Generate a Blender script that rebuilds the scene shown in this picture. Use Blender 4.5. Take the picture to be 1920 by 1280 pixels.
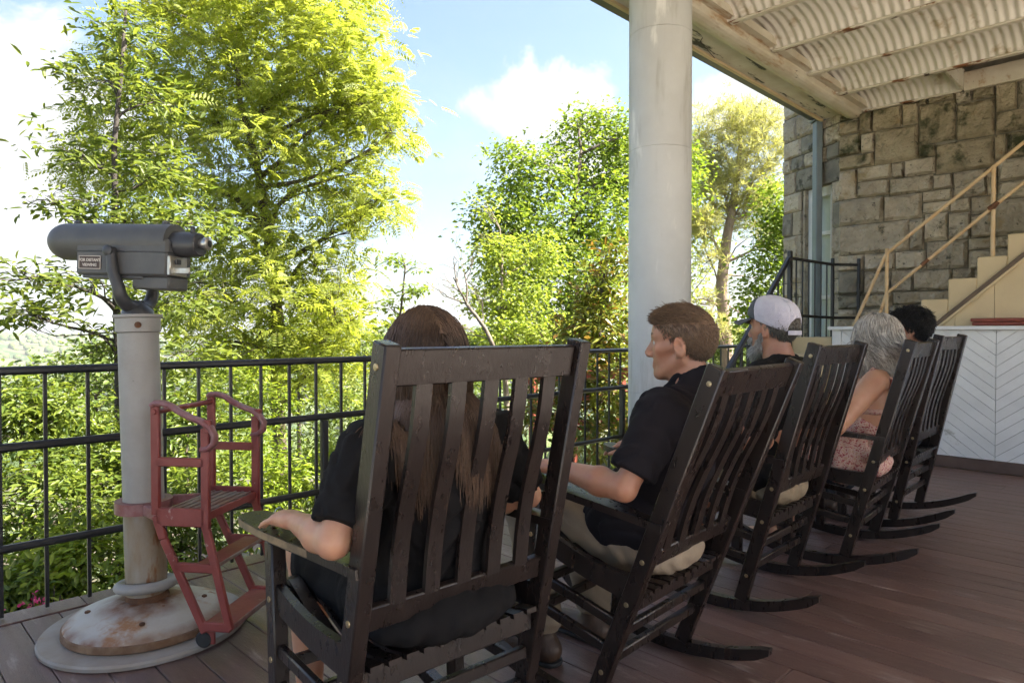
import bpy, bmesh, math, random
import numpy as np
from mathutils import Vector, Matrix, Euler
R = math.radians
for o in list(bpy.data.objects): bpy.data.objects.remove(o)
scene = bpy.context.scene
C = scene.collection
rnd = random.Random(7)
rng = np.random.default_rng(11)

# ---------------------------------------------------------------- camera
EYE = 1.233
cam_d = bpy.data.cameras.new('camera')
cam = bpy.data.objects.new('camera', cam_d); C.objects.link(cam)
cam.location = (0, 0, EYE)
cam_d.sensor_width = 36.0; cam_d.lens = 24.0
cam_d.clip_start = 0.05; cam_d.clip_end = 20000
PITCH = math.atan(20 / 1280)
cam.rotation_euler = (math.pi / 2 - PITCH, 0, R(45) - math.pi / 2)
scene.camera = cam
FWD = Vector((math.cos(R(45)) * math.cos(PITCH), math.sin(R(45)) * math.cos(PITCH), -math.sin(PITCH)))
RGT = Vector((math.sin(R(45)), -math.cos(R(45)), 0)); UPV = RGT.cross(FWD)
def at(px, py, depth):
    """a point of the place seen at that spot of the 1920x1280 photograph, so many metres away"""
    return Vector((0, 0, EYE)) + depth * (FWD + RGT * ((px - 960) / 1280) + UPV * ((640 - py) / 1280))

# ---------------------------------------------------------------- sun and sky
SUN = Vector((0.46, -0.52, 0.72)).normalized()
w = bpy.data.worlds.new('World'); scene.world = w; w.use_nodes = True
nt = w.node_tree; N = nt.nodes; L = nt.links; N.clear()
out = N.new('ShaderNodeOutputWorld'); bg = N.new('ShaderNodeBackground')
sky = N.new('ShaderNodeTexSky'); sky.sky_type = 'NISHITA'; sky.sun_disc = False
sky.sun_elevation = math.asin(SUN.z); sky.sun_rotation = math.atan2(SUN.x, SUN.y)
sky.air_density = 1.0; sky.dust_density = 3.2; sky.ozone_density = 1.5
bg.inputs['Strength'].default_value = 0.066
tc = N.new('ShaderNodeTexCoord')
def wmath(op, a, b=None, c=None, clamp=False):
    n = N.new('ShaderNodeMath'); n.operation = op; n.use_clamp = clamp
    for i, v in enumerate((a, b, c)):
        if v is None: continue
        if isinstance(v, (int, float)): n.inputs[i].default_value = v
        else: L.new(v, n.inputs[i])
    return n.outputs[0]
def wdot(vec):
    n = N.new('ShaderNodeVectorMath'); n.operation = 'DOT_PRODUCT'
    L.new(tc.outputs['Generated'], n.inputs[0]); n.inputs[1].default_value = vec
    return n.outputs['Value']
def wnoise(scale, detail, rough, dist=0.0, stretch=(1, 1, 1)):
    m = N.new('ShaderNodeMapping'); m.inputs['Scale'].default_value = stretch
    L.new(tc.outputs['Generated'], m.inputs['Vector'])
    n = N.new('ShaderNodeTexNoise'); n.inputs['Scale'].default_value = scale
    n.inputs['Detail'].default_value = detail; n.inputs['Roughness'].default_value = rough
    n.inputs['Distortion'].default_value = dist
    L.new(m.outputs[0], n.inputs['Vector']); return n.outputs['Fac']
puff = wnoise(9.0, 6, 0.60, 0.25)
big = wnoise(3.1, 4, 0.55, 0.2, (1, 1, 1.9))
def cumulus(cx, cy, hw, hh):
    """one cumulus in the direction of that spot of the photograph; half width and height as slopes"""
    c = (at(cx, cy, 1) - Vector((0, 0, EYE))).normalized()
    rt = c.cross(Vector((0, 0, 1))).normalized(); up = rt.cross(c)
    cc = wmath('MAXIMUM', wdot(c), 0.05)
    u = wmath('DIVIDE', wdot(rt), cc); v = wmath('DIVIDE', wdot(up), cc)
    vv = wmath('MULTIPLY', v, wmath('ADD', wmath('MULTIPLY', wmath('LESS_THAN', v, 0.0), 0.55), 1.0))
    d = wmath('SQRT', wmath('ADD', wmath('POWER', wmath('ABSOLUTE', wmath('DIVIDE', u, hw)), 2.0), wmath('POWER', wmath('ABSOLUTE', wmath('DIVIDE', vv, hh)), 2.0)))
    e = wmath('ADD', wmath('SUBTRACT', 1.0, d), wmath('MULTIPLY', wmath('SUBTRACT', puff, 0.5), 2.6))
    return wmath('MULTIPLY', e, 3.0, clamp=True)
cov = cumulus(1010, 215, .12, .062)
for a in ((20, 330, .13, .19), (-150, 180, .22, .14), (1390, 205, .10, .055), (1130, 300, .13, .05), (520, -900, .5, .12), (3000, 330, .4, .14), (-1500, 300, .5, .15)):
    cov = wmath('MAXIMUM', cov, cumulus(*a))
veil = wmath('MULTIPLY', wmath('SUBTRACT', big, 0.47), 3.4, clamp=True)
zz = N.new('ShaderNodeSeparateXYZ'); L.new(tc.outputs['Generated'], zz.inputs[0])
low = wmath('SUBTRACT', 1.0, wmath('MULTIPLY', wmath('ABSOLUTE', zz.outputs['Z']), 2.6), clamp=True)
veil = wmath('MULTIPLY', veil, wmath('ADD', wmath('MULTIPLY', low, 0.62), 0.12))
cov = wmath('MAXIMUM', cov, veil)
shade = wmath('ADD', wmath('MULTIPLY', puff, 0.75), 0.62)
cl = N.new('ShaderNodeMix'); cl.data_type = 'RGBA'; cl.blend_type = 'MULTIPLY'; cl.inputs['Factor'].default_value = 1.0
cl.inputs['A'].default_value = (3.0, 3.04, 3.12, 1)
L.new(shade, cl.inputs['B'])
mx = N.new('ShaderNodeMix'); mx.data_type = 'RGBA'
L.new(cov, mx.inputs['Factor']); L.new(sky.outputs[0], mx.inputs['A']); L.new(cl.outputs['Result'], mx.inputs['B'])
L.new(mx.outputs['Result'], bg.inputs['Color']); L.new(bg.outputs[0], out.inputs['Surface'])
sd = bpy.data.lights.new('sun', 'SUN'); sd.energy = 5.0; sd.angle = R(0.5); sd.color = (1.0, 0.93, 0.80)
so = bpy.data.objects.new('sun', sd); C.objects.link(so); so.location = (30, -20, 40)
so.rotation_euler = (-SUN).to_track_quat('-Z', 'Y').to_euler()
vs = scene.view_settings
vs.view_transform = 'Standard'; vs.look = 'None'; vs.exposure = 2.5; vs.gamma = 1.0; vs.use_curve_mapping = False
scene.cycles.max_bounces = 6; scene.cycles.diffuse_bounces = 4; scene.cycles.transparent_max_bounces = 8
scene.cycles.use_denoising = True; scene.cycles.use_adaptive_sampling = True; scene.cycles.adaptive_threshold = 0.03
w.cycles.sampling_method = 'MANUAL'; w.cycles.sample_map_resolution = 512
scene.cycles.caustics_reflective = False; scene.cycles.caustics_refractive = False

# ---------------------------------------------------------------- helpers
def obj(name, me, parent=None):
    o = bpy.data.objects.new(name, me); C.objects.link(o)
    if parent is not None: o.parent = parent
    return o
def tag(o, label=None, cat=None, group=None, kind=None):
    if label: o['label'] = label
    if cat: o['category'] = cat
    if group: o['group'] = group
    if kind: o['kind'] = kind
    return o
def thing(name, label, cat, loc=(0, 0, 0), group=None, rot=(0, 0, 0)):
    o = obj(name, None); o.location = loc; o.rotation_euler = rot
    o.empty_display_size = 0.1
    return tag(o, label, cat, group)
def np_mesh(name, V, F, mat, parent=None, smooth=False):
    """V (n,3), F (m,3) or (m,4) array, or list of such arrays"""
    V = np.asarray(V, dtype=np.float32)
    Fs = F if isinstance(F, list) else [F]
    Fs = [np.asarray(f, dtype=np.int32) for f in Fs if len(f)]
    me = bpy.data.meshes.new(name)
    me.vertices.add(len(V)); me.vertices.foreach_set('co', V.ravel())
    nl = sum(f.size for f in Fs); nf = sum(len(f) for f in Fs)
    me.loops.add(nl); me.polygons.add(nf)
    me.loops.foreach_set('vertex_index', np.concatenate([f.ravel() for f in Fs]))
    st = []; s = 0
    for f in Fs:
        st.append(s + np.arange(len(f)) * f.shape[1]); s += f.size
    me.polygons.foreach_set('loop_start', np.concatenate(st).astype(np.int32))
    if smooth: me.polygons.foreach_set('use_smooth', np.ones(nf, dtype=bool))
    me.update(calc_edges=True); me.validate()
    if mat: me.materials.append(mat)
    return obj(name, me, parent)
class MB:
    """collects simple solids; build() links them as one mesh object"""
    def __init__(s): s.v = []; s.f = []
    def add(s, V, F):
        n = len(s.v); s.v += [tuple(p) for p in V]; s.f += [tuple(i + n for i in f) for f in F]; return s
    def box(s, c, d, rot=None, ch=0.0):
        c = Vector(c); hx, hy, hz = (x / 2 for x in d)
        M = rot if rot is not None else Matrix.Identity(3)
        if ch <= 0:
            P = [(sx * hx, sy * hy, sz * hz) for sx in (-1, 1) for sy in (-1, 1) for sz in (-1, 1)]
            F = [(0, 1, 3, 2), (4, 6, 7, 5), (0, 4, 5, 1), (2, 3, 7, 6), (0, 2, 6, 4), (1, 5, 7, 3)]
            return s.add([c + M @ Vector(p) for p in P], F)
        ch = min(ch, hx * .9, hy * .9, hz * .9)
        P = []; idx = {}
        for sx in (-1, 1):
            for sy in (-1, 1):
                for sz in (-1, 1):
                    for k in range(3):
                        q = [sx * (hx - ch), sy * (hy - ch), sz * (hz - ch)]
                        q[k] = (sx * hx, sy * hy, sz * hz)[k]
                        idx[(sx, sy, sz, k)] = len(P); P.append(tuple(q))
        F = []
        S = [(-1, -1), (1, -1), (1, 1), (-1, 1)]
        for k in range(3):
            a, b = (k + 1) % 3, (k + 2) % 3
            for sg in (-1, 1):
                q = []
                for u, v in S:
                    t = [0, 0, 0]; t[k] = sg; t[a] = u; t[b] = v; q.append(idx[(t[0], t[1], t[2], k)])
                F.append(q if sg > 0 else q[::-1])
        for k in range(3):
            a, b = (k + 1) % 3, (k + 2) % 3
            for sa in (-1, 1):
                for sb in (-1, 1):
                    t0 = [0, 0, 0]; t1 = [0, 0, 0]; t0[k] = -1; t1[k] = 1
                    for t in (t0, t1): t[a] = sa; t[b] = sb
                    q = [idx[(*t0, a)], idx[(*t1, a)], idx[(*t1, b)], idx[(*t0, b)]]
                    F.append(q if sa * sb < 0 else q[::-1])
        for sx in (-1, 1):
            for sy in (-1, 1):
                for sz in (-1, 1):
                    q = [idx[(sx, sy, sz, 0)], idx[(sx, sy, sz, 1)], idx[(sx, sy, sz, 2)]]
                    F.append(q if sx * sy * sz > 0 else q[::-1])
        return s.add([c + M @ Vector(p) for p in P], F)
    def beam(s, a, b, wx, wz, ref=(0, 0, 1), ch=0.0):
        """box of section wx (across ref) by wz (along ref) from a to b"""
        a = Vector(a); b = Vector(b); d = b - a; y = d.normalized()
        x = y.cross(Vector(ref)).normalized(); z = x.cross(y)
        M = Matrix((x, y, z)).transposed()
        return s.box((a + b) / 2, (wx, d.length, wz), M, ch)
    def tube(s, pts, rad, n=10, cap=True, ref=None, flat=1.0):
        pts = [Vector(p) for p in pts]; m = len(pts)
        rad = rad if isinstance(rad, (list, tuple)) else [rad] * m
        base = len(s.v); prev = None
        for i, p in enumerate(pts):
            t = (pts[min(i + 1, m - 1)] - pts[max(i - 1, 0)]).normalized()
            if prev is None:
                r_ = Vector(ref) if ref is not None else (Vector((0, 0, 1)) if abs(t.z) < .9 else Vector((1, 0, 0)))
                u = (r_ - t * r_.dot(t)).normalized()
            else:
                u = (prev - t * prev.dot(t)).normalized()
            prev = u; v = t.cross(u)
            for k in range(n):
                a = 2 * math.pi * k / n
                s.v.append(tuple(p + u * (rad[i] * flat * math.cos(a)) + v * (rad[i] * math.sin(a))))
        for i in range(m - 1):
            for k in range(n):
                k2 = (k + 1) % n
                s.f.append((base + i * n + k, base + i * n + k2, base + (i + 1) * n + k2, base + (i + 1) * n + k))
        if cap:
            s.f.append(tuple(base + k for k in range(n))[::-1])
            s.f.append(tuple(base + (m - 1) * n + k for k in range(n)))
        return s
    def lathe(s, prof, c=(0, 0, 0), n=32, rot=None, cap=True):
        """prof: list of (radius, height) turned about z"""
        c = Vector(c); base = len(s.v); M = rot if rot is not None else Matrix.Identity(3)
        for r_, h in prof:
            for k in range(n):
                a = 2 * math.pi * k / n
                s.v.append(tuple(c + M @ Vector((r_ * math.cos(a), r_ * math.sin(a), h))))
        for i in range(len(prof) - 1):
            for k in range(n):
                k2 = (k + 1) % n
                s.f.append((base + i * n + k, base + i * n + k2, base + (i + 1) * n + k2, base + (i + 1) * n + k))
        if cap:
            s.f.append(tuple(base + k for k in range(n))[::-1])
            s.f.append(tuple(base + (len(prof) - 1) * n + k for k in range(n)))
        return s
    def prism(s, poly, org, ux, uy, depth):
        """outline poly in the plane (ux, uy) at org, given thickness along ux x uy"""
        org = Vector(org); ux = Vector(ux); uy = Vector(uy); nz = ux.cross(uy).normalized()
        n = len(poly); A = [org + ux * a + uy * b - nz * depth / 2 for a, b in poly]; B = [p + nz * depth for p in A]
        F = [tuple(range(n))[::-1], tuple(range(n, 2 * n))]
        for i in range(n):
            j = (i + 1) % n; F.append((i, j, n + j, n + i))
        return s.add(A + B, F)
    def sheet(s, A, B, depth_vec):
        """closed strip between two polylines A and B, thickened by depth_vec"""
        n = len(A); d = Vector(depth_vec); P = []
        for a, b in zip(A, B):
            a = Vector(a); b = Vector(b); P += [a, b, b + d, a + d]
        F = []
        for i in range(n - 1):
            o = i * 4
            for k in range(4):
                k2 = (k + 1) % 4; F.append((o + k, o + 4 + k, o + 4 + k2, o + k2))
        F.append((0, 1, 2, 3)); F.append(tuple((n - 1) * 4 + k for k in (3, 2, 1, 0)))
        return s.add(P, F)
    def mesh(s, name, mat, smooth=False):
        me = bpy.data.meshes.new(name); me.from_pydata(s.v, [], s.f); me.update()
        if mat: me.materials.append(mat)
        if smooth:
            for p in me.polygons: p.use_smooth = True
        return me
    def build(s, name, mat, parent=None, smooth=False, fix=False):
        me = s.mesh(name, mat, smooth)
        if fix:
            bm = bmesh.new(); bm.from_mesh(me); bmesh.ops.recalc_face_normals(bm, faces=bm.faces); bm.to_mesh(me); bm.free()
        if smooth == 'auto':
            me.set_sharp_from_angle(angle=R(38))
        return obj(name, me, parent)

# ---------------------------------------------------------------- materials
def mat(name, col, rough=.6, metal=0, spec=None, var=None, vscale=3.0, vdetail=6, bump=0.0, bscale=30.0, stretch=(1, 1, 1), coords='pos', coat=0, layers=(), rvar=0.0, island=None, objvar=0.0, bdist=.02, sss=0.0):
    """principled material; var: second colour mixed by noise; layers: (colour, scale, low, high, stretch[, rough]) stains"""
    m = bpy.data.materials.new(name); m.use_nodes = True
    nt = m.node_tree; N = nt.nodes; L = nt.links
    b = N['Principled BSDF']
    b.inputs['Base Color'].default_value = (*col, 1); b.inputs['Roughness'].default_value = rough; b.inputs['Metallic'].default_value = metal
    if spec is not None: b.inputs['Specular IOR Level'].default_value = spec
    if sss: b.inputs['Subsurface Weight'].default_value = sss; b.inputs['Subsurface Radius'].default_value = (1, .35, .2); b.inputs['Subsurface Scale'].default_value = .012
    if coat: b.inputs['Coat Weight'].default_value = coat; b.inputs['Coat Roughness'].default_value = .15
    if coords == 'pos':
        g = N.new('ShaderNodeNewGeometry'); src = g.outputs['Position']
    else:
        g = N.new('ShaderNodeTexCoord'); src = g.outputs['Object']
        oi = N.new('ShaderNodeObjectInfo'); ad = N.new('ShaderNodeVectorMath'); ad.operation = 'MULTIPLY_ADD'
        cb = N.new('ShaderNodeCombineXYZ')
        for i in range(3): L.new(oi.outputs['Random'], cb.inputs[i])
        L.new(cb.outputs[0], ad.inputs[0]); ad.inputs[1].default_value = (37, 53, 71); L.new(src, ad.inputs[2]); src = ad.outputs[0]
    def noise(scale, detail, st, rgh=.6):
        mp = N.new('ShaderNodeMapping'); mp.inputs['Scale'].default_value = st; L.new(src, mp.inputs['Vector'])
        n = N.new('ShaderNodeTexNoise'); n.inputs['Scale'].default_value = scale; n.inputs['Detail'].default_value = detail; n.inputs['Roughness'].default_value = rgh
        L.new(mp.outputs[0], n.inputs['Vector']); return n.outputs['Fac']
    def mix(fac, a, c2):
        x = N.new('ShaderNodeMix'); x.data_type = 'RGBA'; L.new(fac, x.inputs['Factor'])
        if isinstance(a, tuple): x.inputs['A'].default_value = (*a, 1)
        else: L.new(a, x.inputs['A'])
        x.inputs['B'].default_value = (*c2, 1); return x.outputs['Result']
    def ramp(f, lo, hi):
        r_ = N.new('ShaderNodeMapRange'); L.new(f, r_.inputs['Value']); r_.inputs['From Min'].default_value = lo; r_.inputs['From Max'].default_value = hi
        r_.interpolation_type = 'SMOOTHSTEP'; return r_.outputs['Result']
    cur = col; rcur = None
    if var is not None:
        cur = mix(ramp(noise(vscale, vdetail, stretch), .3, .7), cur, var)
    if island is not None:
        gi = N.new('ShaderNodeNewGeometry'); cur = mix(gi.outputs['Random Per Island'], cur, island)
    if objvar:
        oi2 = N.new('ShaderNodeObjectInfo'); mr = N.new('ShaderNodeMapRange'); L.new(oi2.outputs['Random'], mr.inputs['Value'])
        mr.inputs['To Min'].default_value = 1 - objvar; mr.inputs['To Max'].default_value = 1 + objvar
        x = N.new('ShaderNodeMix'); x.data_type = 'RGBA'; x.blend_type = 'MULTIPLY'; x.inputs['Factor'].default_value = 1
        if isinstance(cur, tuple): x.inputs['A'].default_value = (*cur, 1)
        else: L.new(cur, x.inputs['A'])
        L.new(mr.outputs['Result'], x.inputs['B']); cur = x.outputs['Result']
    for ly in layers:
        f = ramp(noise(ly[1], 5, ly[4], .65), ly[2], ly[3]); cur = mix(f, cur, ly[0])
        if len(ly) > 5:
            x = N.new('ShaderNodeMix'); L.new(f, x.inputs['Factor'])
            if rcur is None: x.inputs['A'].default_value = rough
            else: L.new(rcur, x.inputs['A'])
            x.inputs['B'].default_value = ly[5]; rcur = x.outputs['Result']
    if not isinstance(cur, tuple): L.new(cur, b.inputs['Base Color'])
    if rvar:
        mr = N.new('ShaderNodeMapRange'); L.new(noise(vscale * 2.3, 5, stretch), mr.inputs['Value']); mr.inputs['From Min'].default_value = .3; mr.inputs['From Max'].default_value = .7
        mr.inputs['To Min'].default_value = max(.05, rough - rvar); mr.inputs['To Max'].default_value = rough + rvar
        if rcur is None: rcur = mr.outputs['Result']
    if rcur is not None: L.new(rcur, b.inputs['Roughness'])
    if bump:
        bn = N.new('ShaderNodeBump'); bn.inputs['Strength'].default_value = bump; bn.inputs['Distance'].default_value = bdist
        L.new(noise(bscale, 6, stretch), bn.inputs['Height']); L.new(bn.outputs[0], b.inputs['Normal'])
    return m
def leaf_mat(name, c1, c2, trans=.45, rough=.5, odd=None, oddp=.0, tboost=1.5):
    """leaf: the colour differs from leaf to leaf; light passes through"""
    m = bpy.data.materials.new(name); m.use_nodes = True
    nt = m.node_tree; N = nt.nodes; L = nt.links; N.clear()
    o = N.new('ShaderNodeOutputMaterial'); g = N.new('ShaderNodeNewGeometry'); cr = N.new('ShaderNodeValToRGB')
    e = cr.color_ramp.elements; e[0].color = (*c1, 1); e[1].color = (*c2, 1); e[1].position = 1 - oddp
    if odd: x = e.new(1.0 - oddp * .4); x.color = (*odd, 1)
    L.new(g.outputs['Random Per Island'], cr.inputs[0])
    b = N.new('ShaderNodeBsdfPrincipled'); b.inputs['Roughness'].default_value = rough; b.inputs['Specular IOR Level'].default_value = .35
    L.new(cr.outputs[0], b.inputs['Base Color'])
    t = N.new('ShaderNodeBsdfTranslucent'); mu = N.new('ShaderNodeMix'); mu.data_type = 'RGBA'; mu.blend_type = 'MULTIPLY'; mu.inputs['Factor'].default_value = 1
    L.new(cr.outputs[0], mu.inputs['A']); mu.inputs['B'].default_value = (tboost * 1.03, tboost, tboost * .6, 1); L.new(mu.outputs['Result'], t.inputs['Color'])
    ms = N.new('ShaderNodeMixShader'); ms.inputs[0].default_value = trans
    L.new(b.outputs[0], ms.inputs[1]); L.new(t.outputs[0], ms.inputs[2]); L.new(ms.outputs[0], o.inputs['Surface'])
    return m
RUST = (.20, .075, .022)
M = {}
M['deck'] = mat('deck_paint', (.122, .070, .060), .35, var=(.170, .105, .090), vscale=2.2, stretch=(11, .9, 1), rvar=.12, bump=.25, bscale=26, objvar=.16,
    layers=(((.36, .295, .265), 3.1, .56, .76, (5, 1, 1), .5), ((.075, .043, .039), 2.3, .60, .74, (3, 1, 1), .28)))
M['deck_under'] = mat('deck_gap', (.03, .022, .02), .8)
M['black_metal'] = mat('black_gloss_metal', (.014, .014, .016), .34, spec=.5, var=(.022, .022, .025), vscale=8, bump=.05, bscale=60)
M['chair'] = mat('dark_stained_wood', (.0145, .0098, .0087), .30, spec=.5, var=(.023, .0158, .0138), vscale=5, stretch=(3, 3, 1), bump=.10, bscale=45, rvar=.06, coords='obj',
    layers=(((.16, .11, .07), 9.0, .80, .86, (1, 1, 1)),))
M['chair_worn'] = mat('worn_chair_edge', (.30, .21, .12), .5, var=(.10, .07, .045), vscale=14)
M['bolt'] = mat('brass_bolt', (.45, .36, .22), .35, metal=.8)
M['column'] = mat('painted_concrete', (.61, .62, .625), .62, var=(.545, .55, .55), vscale=2.4, bump=.18, bscale=14,
    layers=(((.40, .395, .37), 2.0, .53, .72, (2.5, 2.5, .35)), ((.10, .095, .085), 7.5, .70, .76, (1, 1, .5)), ((.78, .78, .77), 5.0, .60, .72, (1, 1, .25))))
M['ceil'] = mat('old_white_paint', (.75, .72, .66), .55, var=(.66, .625, .555), vscale=1.6, bump=.12, bscale=30,
    layers=(((.42, .33, .21), 3.4, .56, .72, (1, 1, 1)), (RUST, 13.0, .69, .73, (1, 1, 1)), ((.05, .03, .015), 15.0, .70, .73, (1, 1, 1))))
M['joist'] = mat('rusting_cream_steel', (.70, .665, .58), .55, var=(.58, .52, .42), vscale=3.0, bump=.3, bscale=26,
    layers=((RUST, 7.0, .53, .60, (.6, .4, 1)), ((.05, .022, .010), 14.0, .60, .65, (.6, .4, 1))))
M['beam'] = mat('stained_cream_beam', (.64, .59, .49), .5, var=(.52, .45, .34), vscale=2.6, bump=.15, bscale=25,
    layers=(((.36, .22, .11), 5.0, .55, .70, (.3, 1.6, 1)), ((.05, .03, .018), 10, .66, .71, (.5, 1, 1))))
M['soffit'] = mat('mildewed_soffit', (.70, .67, .60), .6, var=(.56, .50, .41), vscale=2.0, bump=.15, bscale=24,
    layers=(((.035, .035, .022), 4.2, .54, .62, (.5, 2.4, 1)), ((.30, .16, .06), 6.0, .68, .74, (1, 1, 1))))
M['gutter'] = mat('grey_green_gutter', (.115, .118, .112), .42, metal=.25, var=(.07, .085, .078), vscale=3.5, bump=.1, layers=(((.16, .14, .14), 5, .6, .7, (1, 1, 1)),))
M['steel_blue'] = mat('blue_grey_steel', (.17, .21, .235), .45, var=(.14, .175, .195), vscale=4)
M['white_wood'] = mat('old_white_boards', (.74, .755, .76), .5, var=(.67, .685, .69), vscale=4, bump=.12, bscale=30, objvar=.05,
    layers=(((.30, .20, .15), 15, .735, .765, (1, 1, 1)), ((.42, .41, .38), 5, .66, .76, (1, 1, 1))))
M['white_trim'] = mat('white_window_paint', (.68, .69, .68), .5, var=(.60, .61, .59), vscale=6, layers=(((.30, .24, .20), 14, .70, .74, (2, 2, .3)),))
M['cream'] = mat('cream_stair_paint', (.62, .50, .30), .55, var=(.56, .44, .26), vscale=3, bump=.08, bscale=22, layers=(((.42, .22, .07), 6.5, .69, .76, (1, 1, .6)),))
M['cream_pipe'] = mat('cream_pipe_paint', (.58, .44, .26), .45, var=(.55, .36, .17), vscale=9, layers=((RUST, 9, .62, .68, (1, 1, 1)),))
M['brown_trim'] = mat('brown_trim_paint', (.13, .085, .05), .5, var=(.09, .06, .036), vscale=8)
M['brown_kerb'] = mat('brown_kerb_paint', (.085, .052, .042), .5, var=(.12, .078, .064), vscale=6)
M['red_wood'] = mat('red_brown_wood', (.26, .055, .03), .5, var=(.17, .035, .02), vscale=9, stretch=(1, 1, 5), bump=.15)
M['mortar'] = mat('old_mortar', (.17, .155, .115), .9, var=(.26, .235, .185), vscale=5, bump=.5, bscale=40)
M['red_iron'] = mat('faded_red_iron', (.185, .030, .025), .45, var=(.25, .058, .05), vscale=6, bump=.1, bscale=40, layers=(((.38, .27, .25), 18, .64, .72, (1, 1, 1)),))
M['red_grip'] = mat('dull_red_grip', (.20, .06, .06), .4, var=(.27, .14, .14), vscale=20)
M['tread'] = mat('worn_tread_metal', (.30, .28, .25), .42, metal=.4, var=(.22, .10, .09), vscale=12)
M['viewer'] = mat('viewer_grey_paint', (.075, .076, .078), .45, var=(.098, .097, .096), vscale=10, bump=.08, bscale=120, spec=.45)
M['viewer_dark'] = mat('viewer_black_metal', (.035, .036, .04), .4, var=(.055, .055, .06), vscale=12)
M['chrome'] = mat('worn_chrome', (.55, .54, .52), .28, metal=.9, var=(.4, .36, .3), vscale=20)
M['plate'] = mat('brown_name_plate', (.055, .03, .022), .5)
M['plate_text'] = mat('pale_lettering', (.62, .56, .50), .5)
M['pole'] = mat('silver_pole_paint', (.34, .332, .318), .5, var=(.28, .265, .245), vscale=5, bump=.12, bscale=40,
    layers=(((.24, .13, .055), 6.5, .63, .76, (1, 1, .35)), ((.08, .05, .03), 20, .72, .76, (1, 1, 1))))
M['pole_foot'] = mat('stained_pole_foot', (.32, .295, .255), .55, var=(.25, .17, .09), vscale=9, bump=.2, bscale=40, stretch=(1, 1, .35), layers=((RUST, 10, .56, .66, (1, 1, .3)),))
M['base'] = mat('rusty_silver_base', (.47, .46, .43), .55, var=(.42, .37, .30), vscale=5, bump=.2, bscale=40,
    layers=(((.33, .16, .065), 4.5, .56, .70, (1, 1, 1)), (RUST, 15, .64, .70, (1, 1, 1))))
M['base_rim'] = mat('rusted_rim', (.16, .085, .045), .75, var=(.24, .15, .09), vscale=14, bump=.4, bscale=60)
M['base_plate'] = mat('dusty_base_plate', (.33, .31, .29), .6, var=(.28, .24, .20), vscale=6, bump=.15, layers=(((.30, .17, .09), 7, .64, .74, (1, 1, 1)),))
M['rubber'] = mat('black_rubber', (.02, .02, .02), .7)
M['rust'] = mat('deep_rust', (.09, .04, .02), .8, var=(.16, .07, .03), vscale=16, bump=.5, bscale=60)
M['bark'] = mat('grey_brown_bark', (.105, .080, .060), .9, var=(.065, .05, .038), vscale=9, stretch=(3, 3, .7), bump=.7, bscale=30)
M['bark_dark'] = mat('dark_bark', (.060, .050, .044), .9, var=(.035, .03, .027), vscale=9, bump=.6, bscale=30)
M['bark_pine'] = mat('pine_bark', (.30, .22, .165), .9, var=(.19, .14, .105), vscale=6, stretch=(3, 3, .6), bump=.8, bscale=16)
M['bark_pale'] = mat('pale_bare_bark', (.22, .18, .145), .9, var=(.14, .115, .09), vscale=8, bump=.4)
M['glass'] = mat('dim_glass', (.05, .055, .055), .06, spec=.8)
M['door_pane'] = mat('pale_curtained_glass', (.50, .55, .52), .12, spec=.6, var=(.40, .45, .43), vscale=3)
M['curtain'] = mat('pale_green_curtain', (.50, .55, .50), .8)
# people
M['skin'] = mat('skin', (.48, .245, .155), .46, var=(.43, .195, .12), vscale=14, bump=.05, bscale=200, sss=.25)
M['skin_pale'] = mat('pale_skin', (.54, .30, .195), .46, var=(.47, .235, .145), vscale=12, bump=.05, bscale=200, sss=.25)
M['skin_tan'] = mat('tan_skin', (.44, .225, .14), .48, var=(.38, .175, .105), vscale=12, bump=.05, bscale=200, sss=.25)
M['black_cloth'] = mat('black_knit', (.0075, .0068, .0075), .85, spec=.2, var=(.0105, .0098, .0105), vscale=6, bump=.3, bscale=400)
M['polo'] = mat('dark_polo_cloth', (.0125, .0105, .0135), .85, spec=.2, var=(.017, .0145, .0185), vscale=6, bump=.3, bscale=400)
M['khaki'] = mat('khaki_twill', (.30, .235, .165), .85, var=(.26, .20, .14), vscale=7, bump=.3, bscale=300)
M['tan_shorts'] = mat('tan_cloth', (.25, .19, .12), .85, var=(.21, .16, .10), vscale=7, bump=.3, bscale=300)
M['navy'] = mat('navy_cloth', (.020, .024, .036), .85, bump=.3, bscale=300)
M['cap_white'] = mat('white_mesh_cloth', (.66, .65, .72), .8, var=(.52, .50, .60), vscale=9, bump=.5, bscale=260)
M['cap_grey'] = mat('grey_cap_cloth', (.085, .092, .105), .8, bump=.3, bscale=300)
M['leather'] = mat('brown_leather', (.085, .045, .026), .5, var=(.055, .03, .018), vscale=10, bump=.2, bscale=80)
M['sneaker'] = mat('striped_sneaker', (.55, .58, .62), .6, var=(.60, .22, .20), vscale=14, vdetail=1)
M['sole'] = mat('pale_sole', (.55, .53, .50), .7)
M['ring'] = mat('silver_ring', (.6, .6, .6), .2, metal=1)
M['eye'] = mat('eye', (.6, .58, .55), .2)
def hair_mat(name, c1, c2, rough=.42):
    m = mat(name, c1, rough, island=c2, spec=.45); return m
M['hair_long'] = hair_mat('brown_highlighted_hair', (.062, .036, .024), (.140, .083, .052))
M['hair_brown'] = hair_mat('short_brown_hair', (.085, .050, .030), (.210, .130, .078))
M['hair_grey'] = hair_mat('silver_grey_hair', (.24, .215, .185), (.66, .62, .56))
M['hair_pepper'] = hair_mat('dark_grey_hair', (.050, .043, .036), (.24, .215, .18))
M['hair_black'] = hair_mat('black_hair', (.010, .009, .009), (.028, .026, .026))
M['beard'] = hair_mat('white_beard', (.24, .225, .205), (.56, .54, .50))

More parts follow.
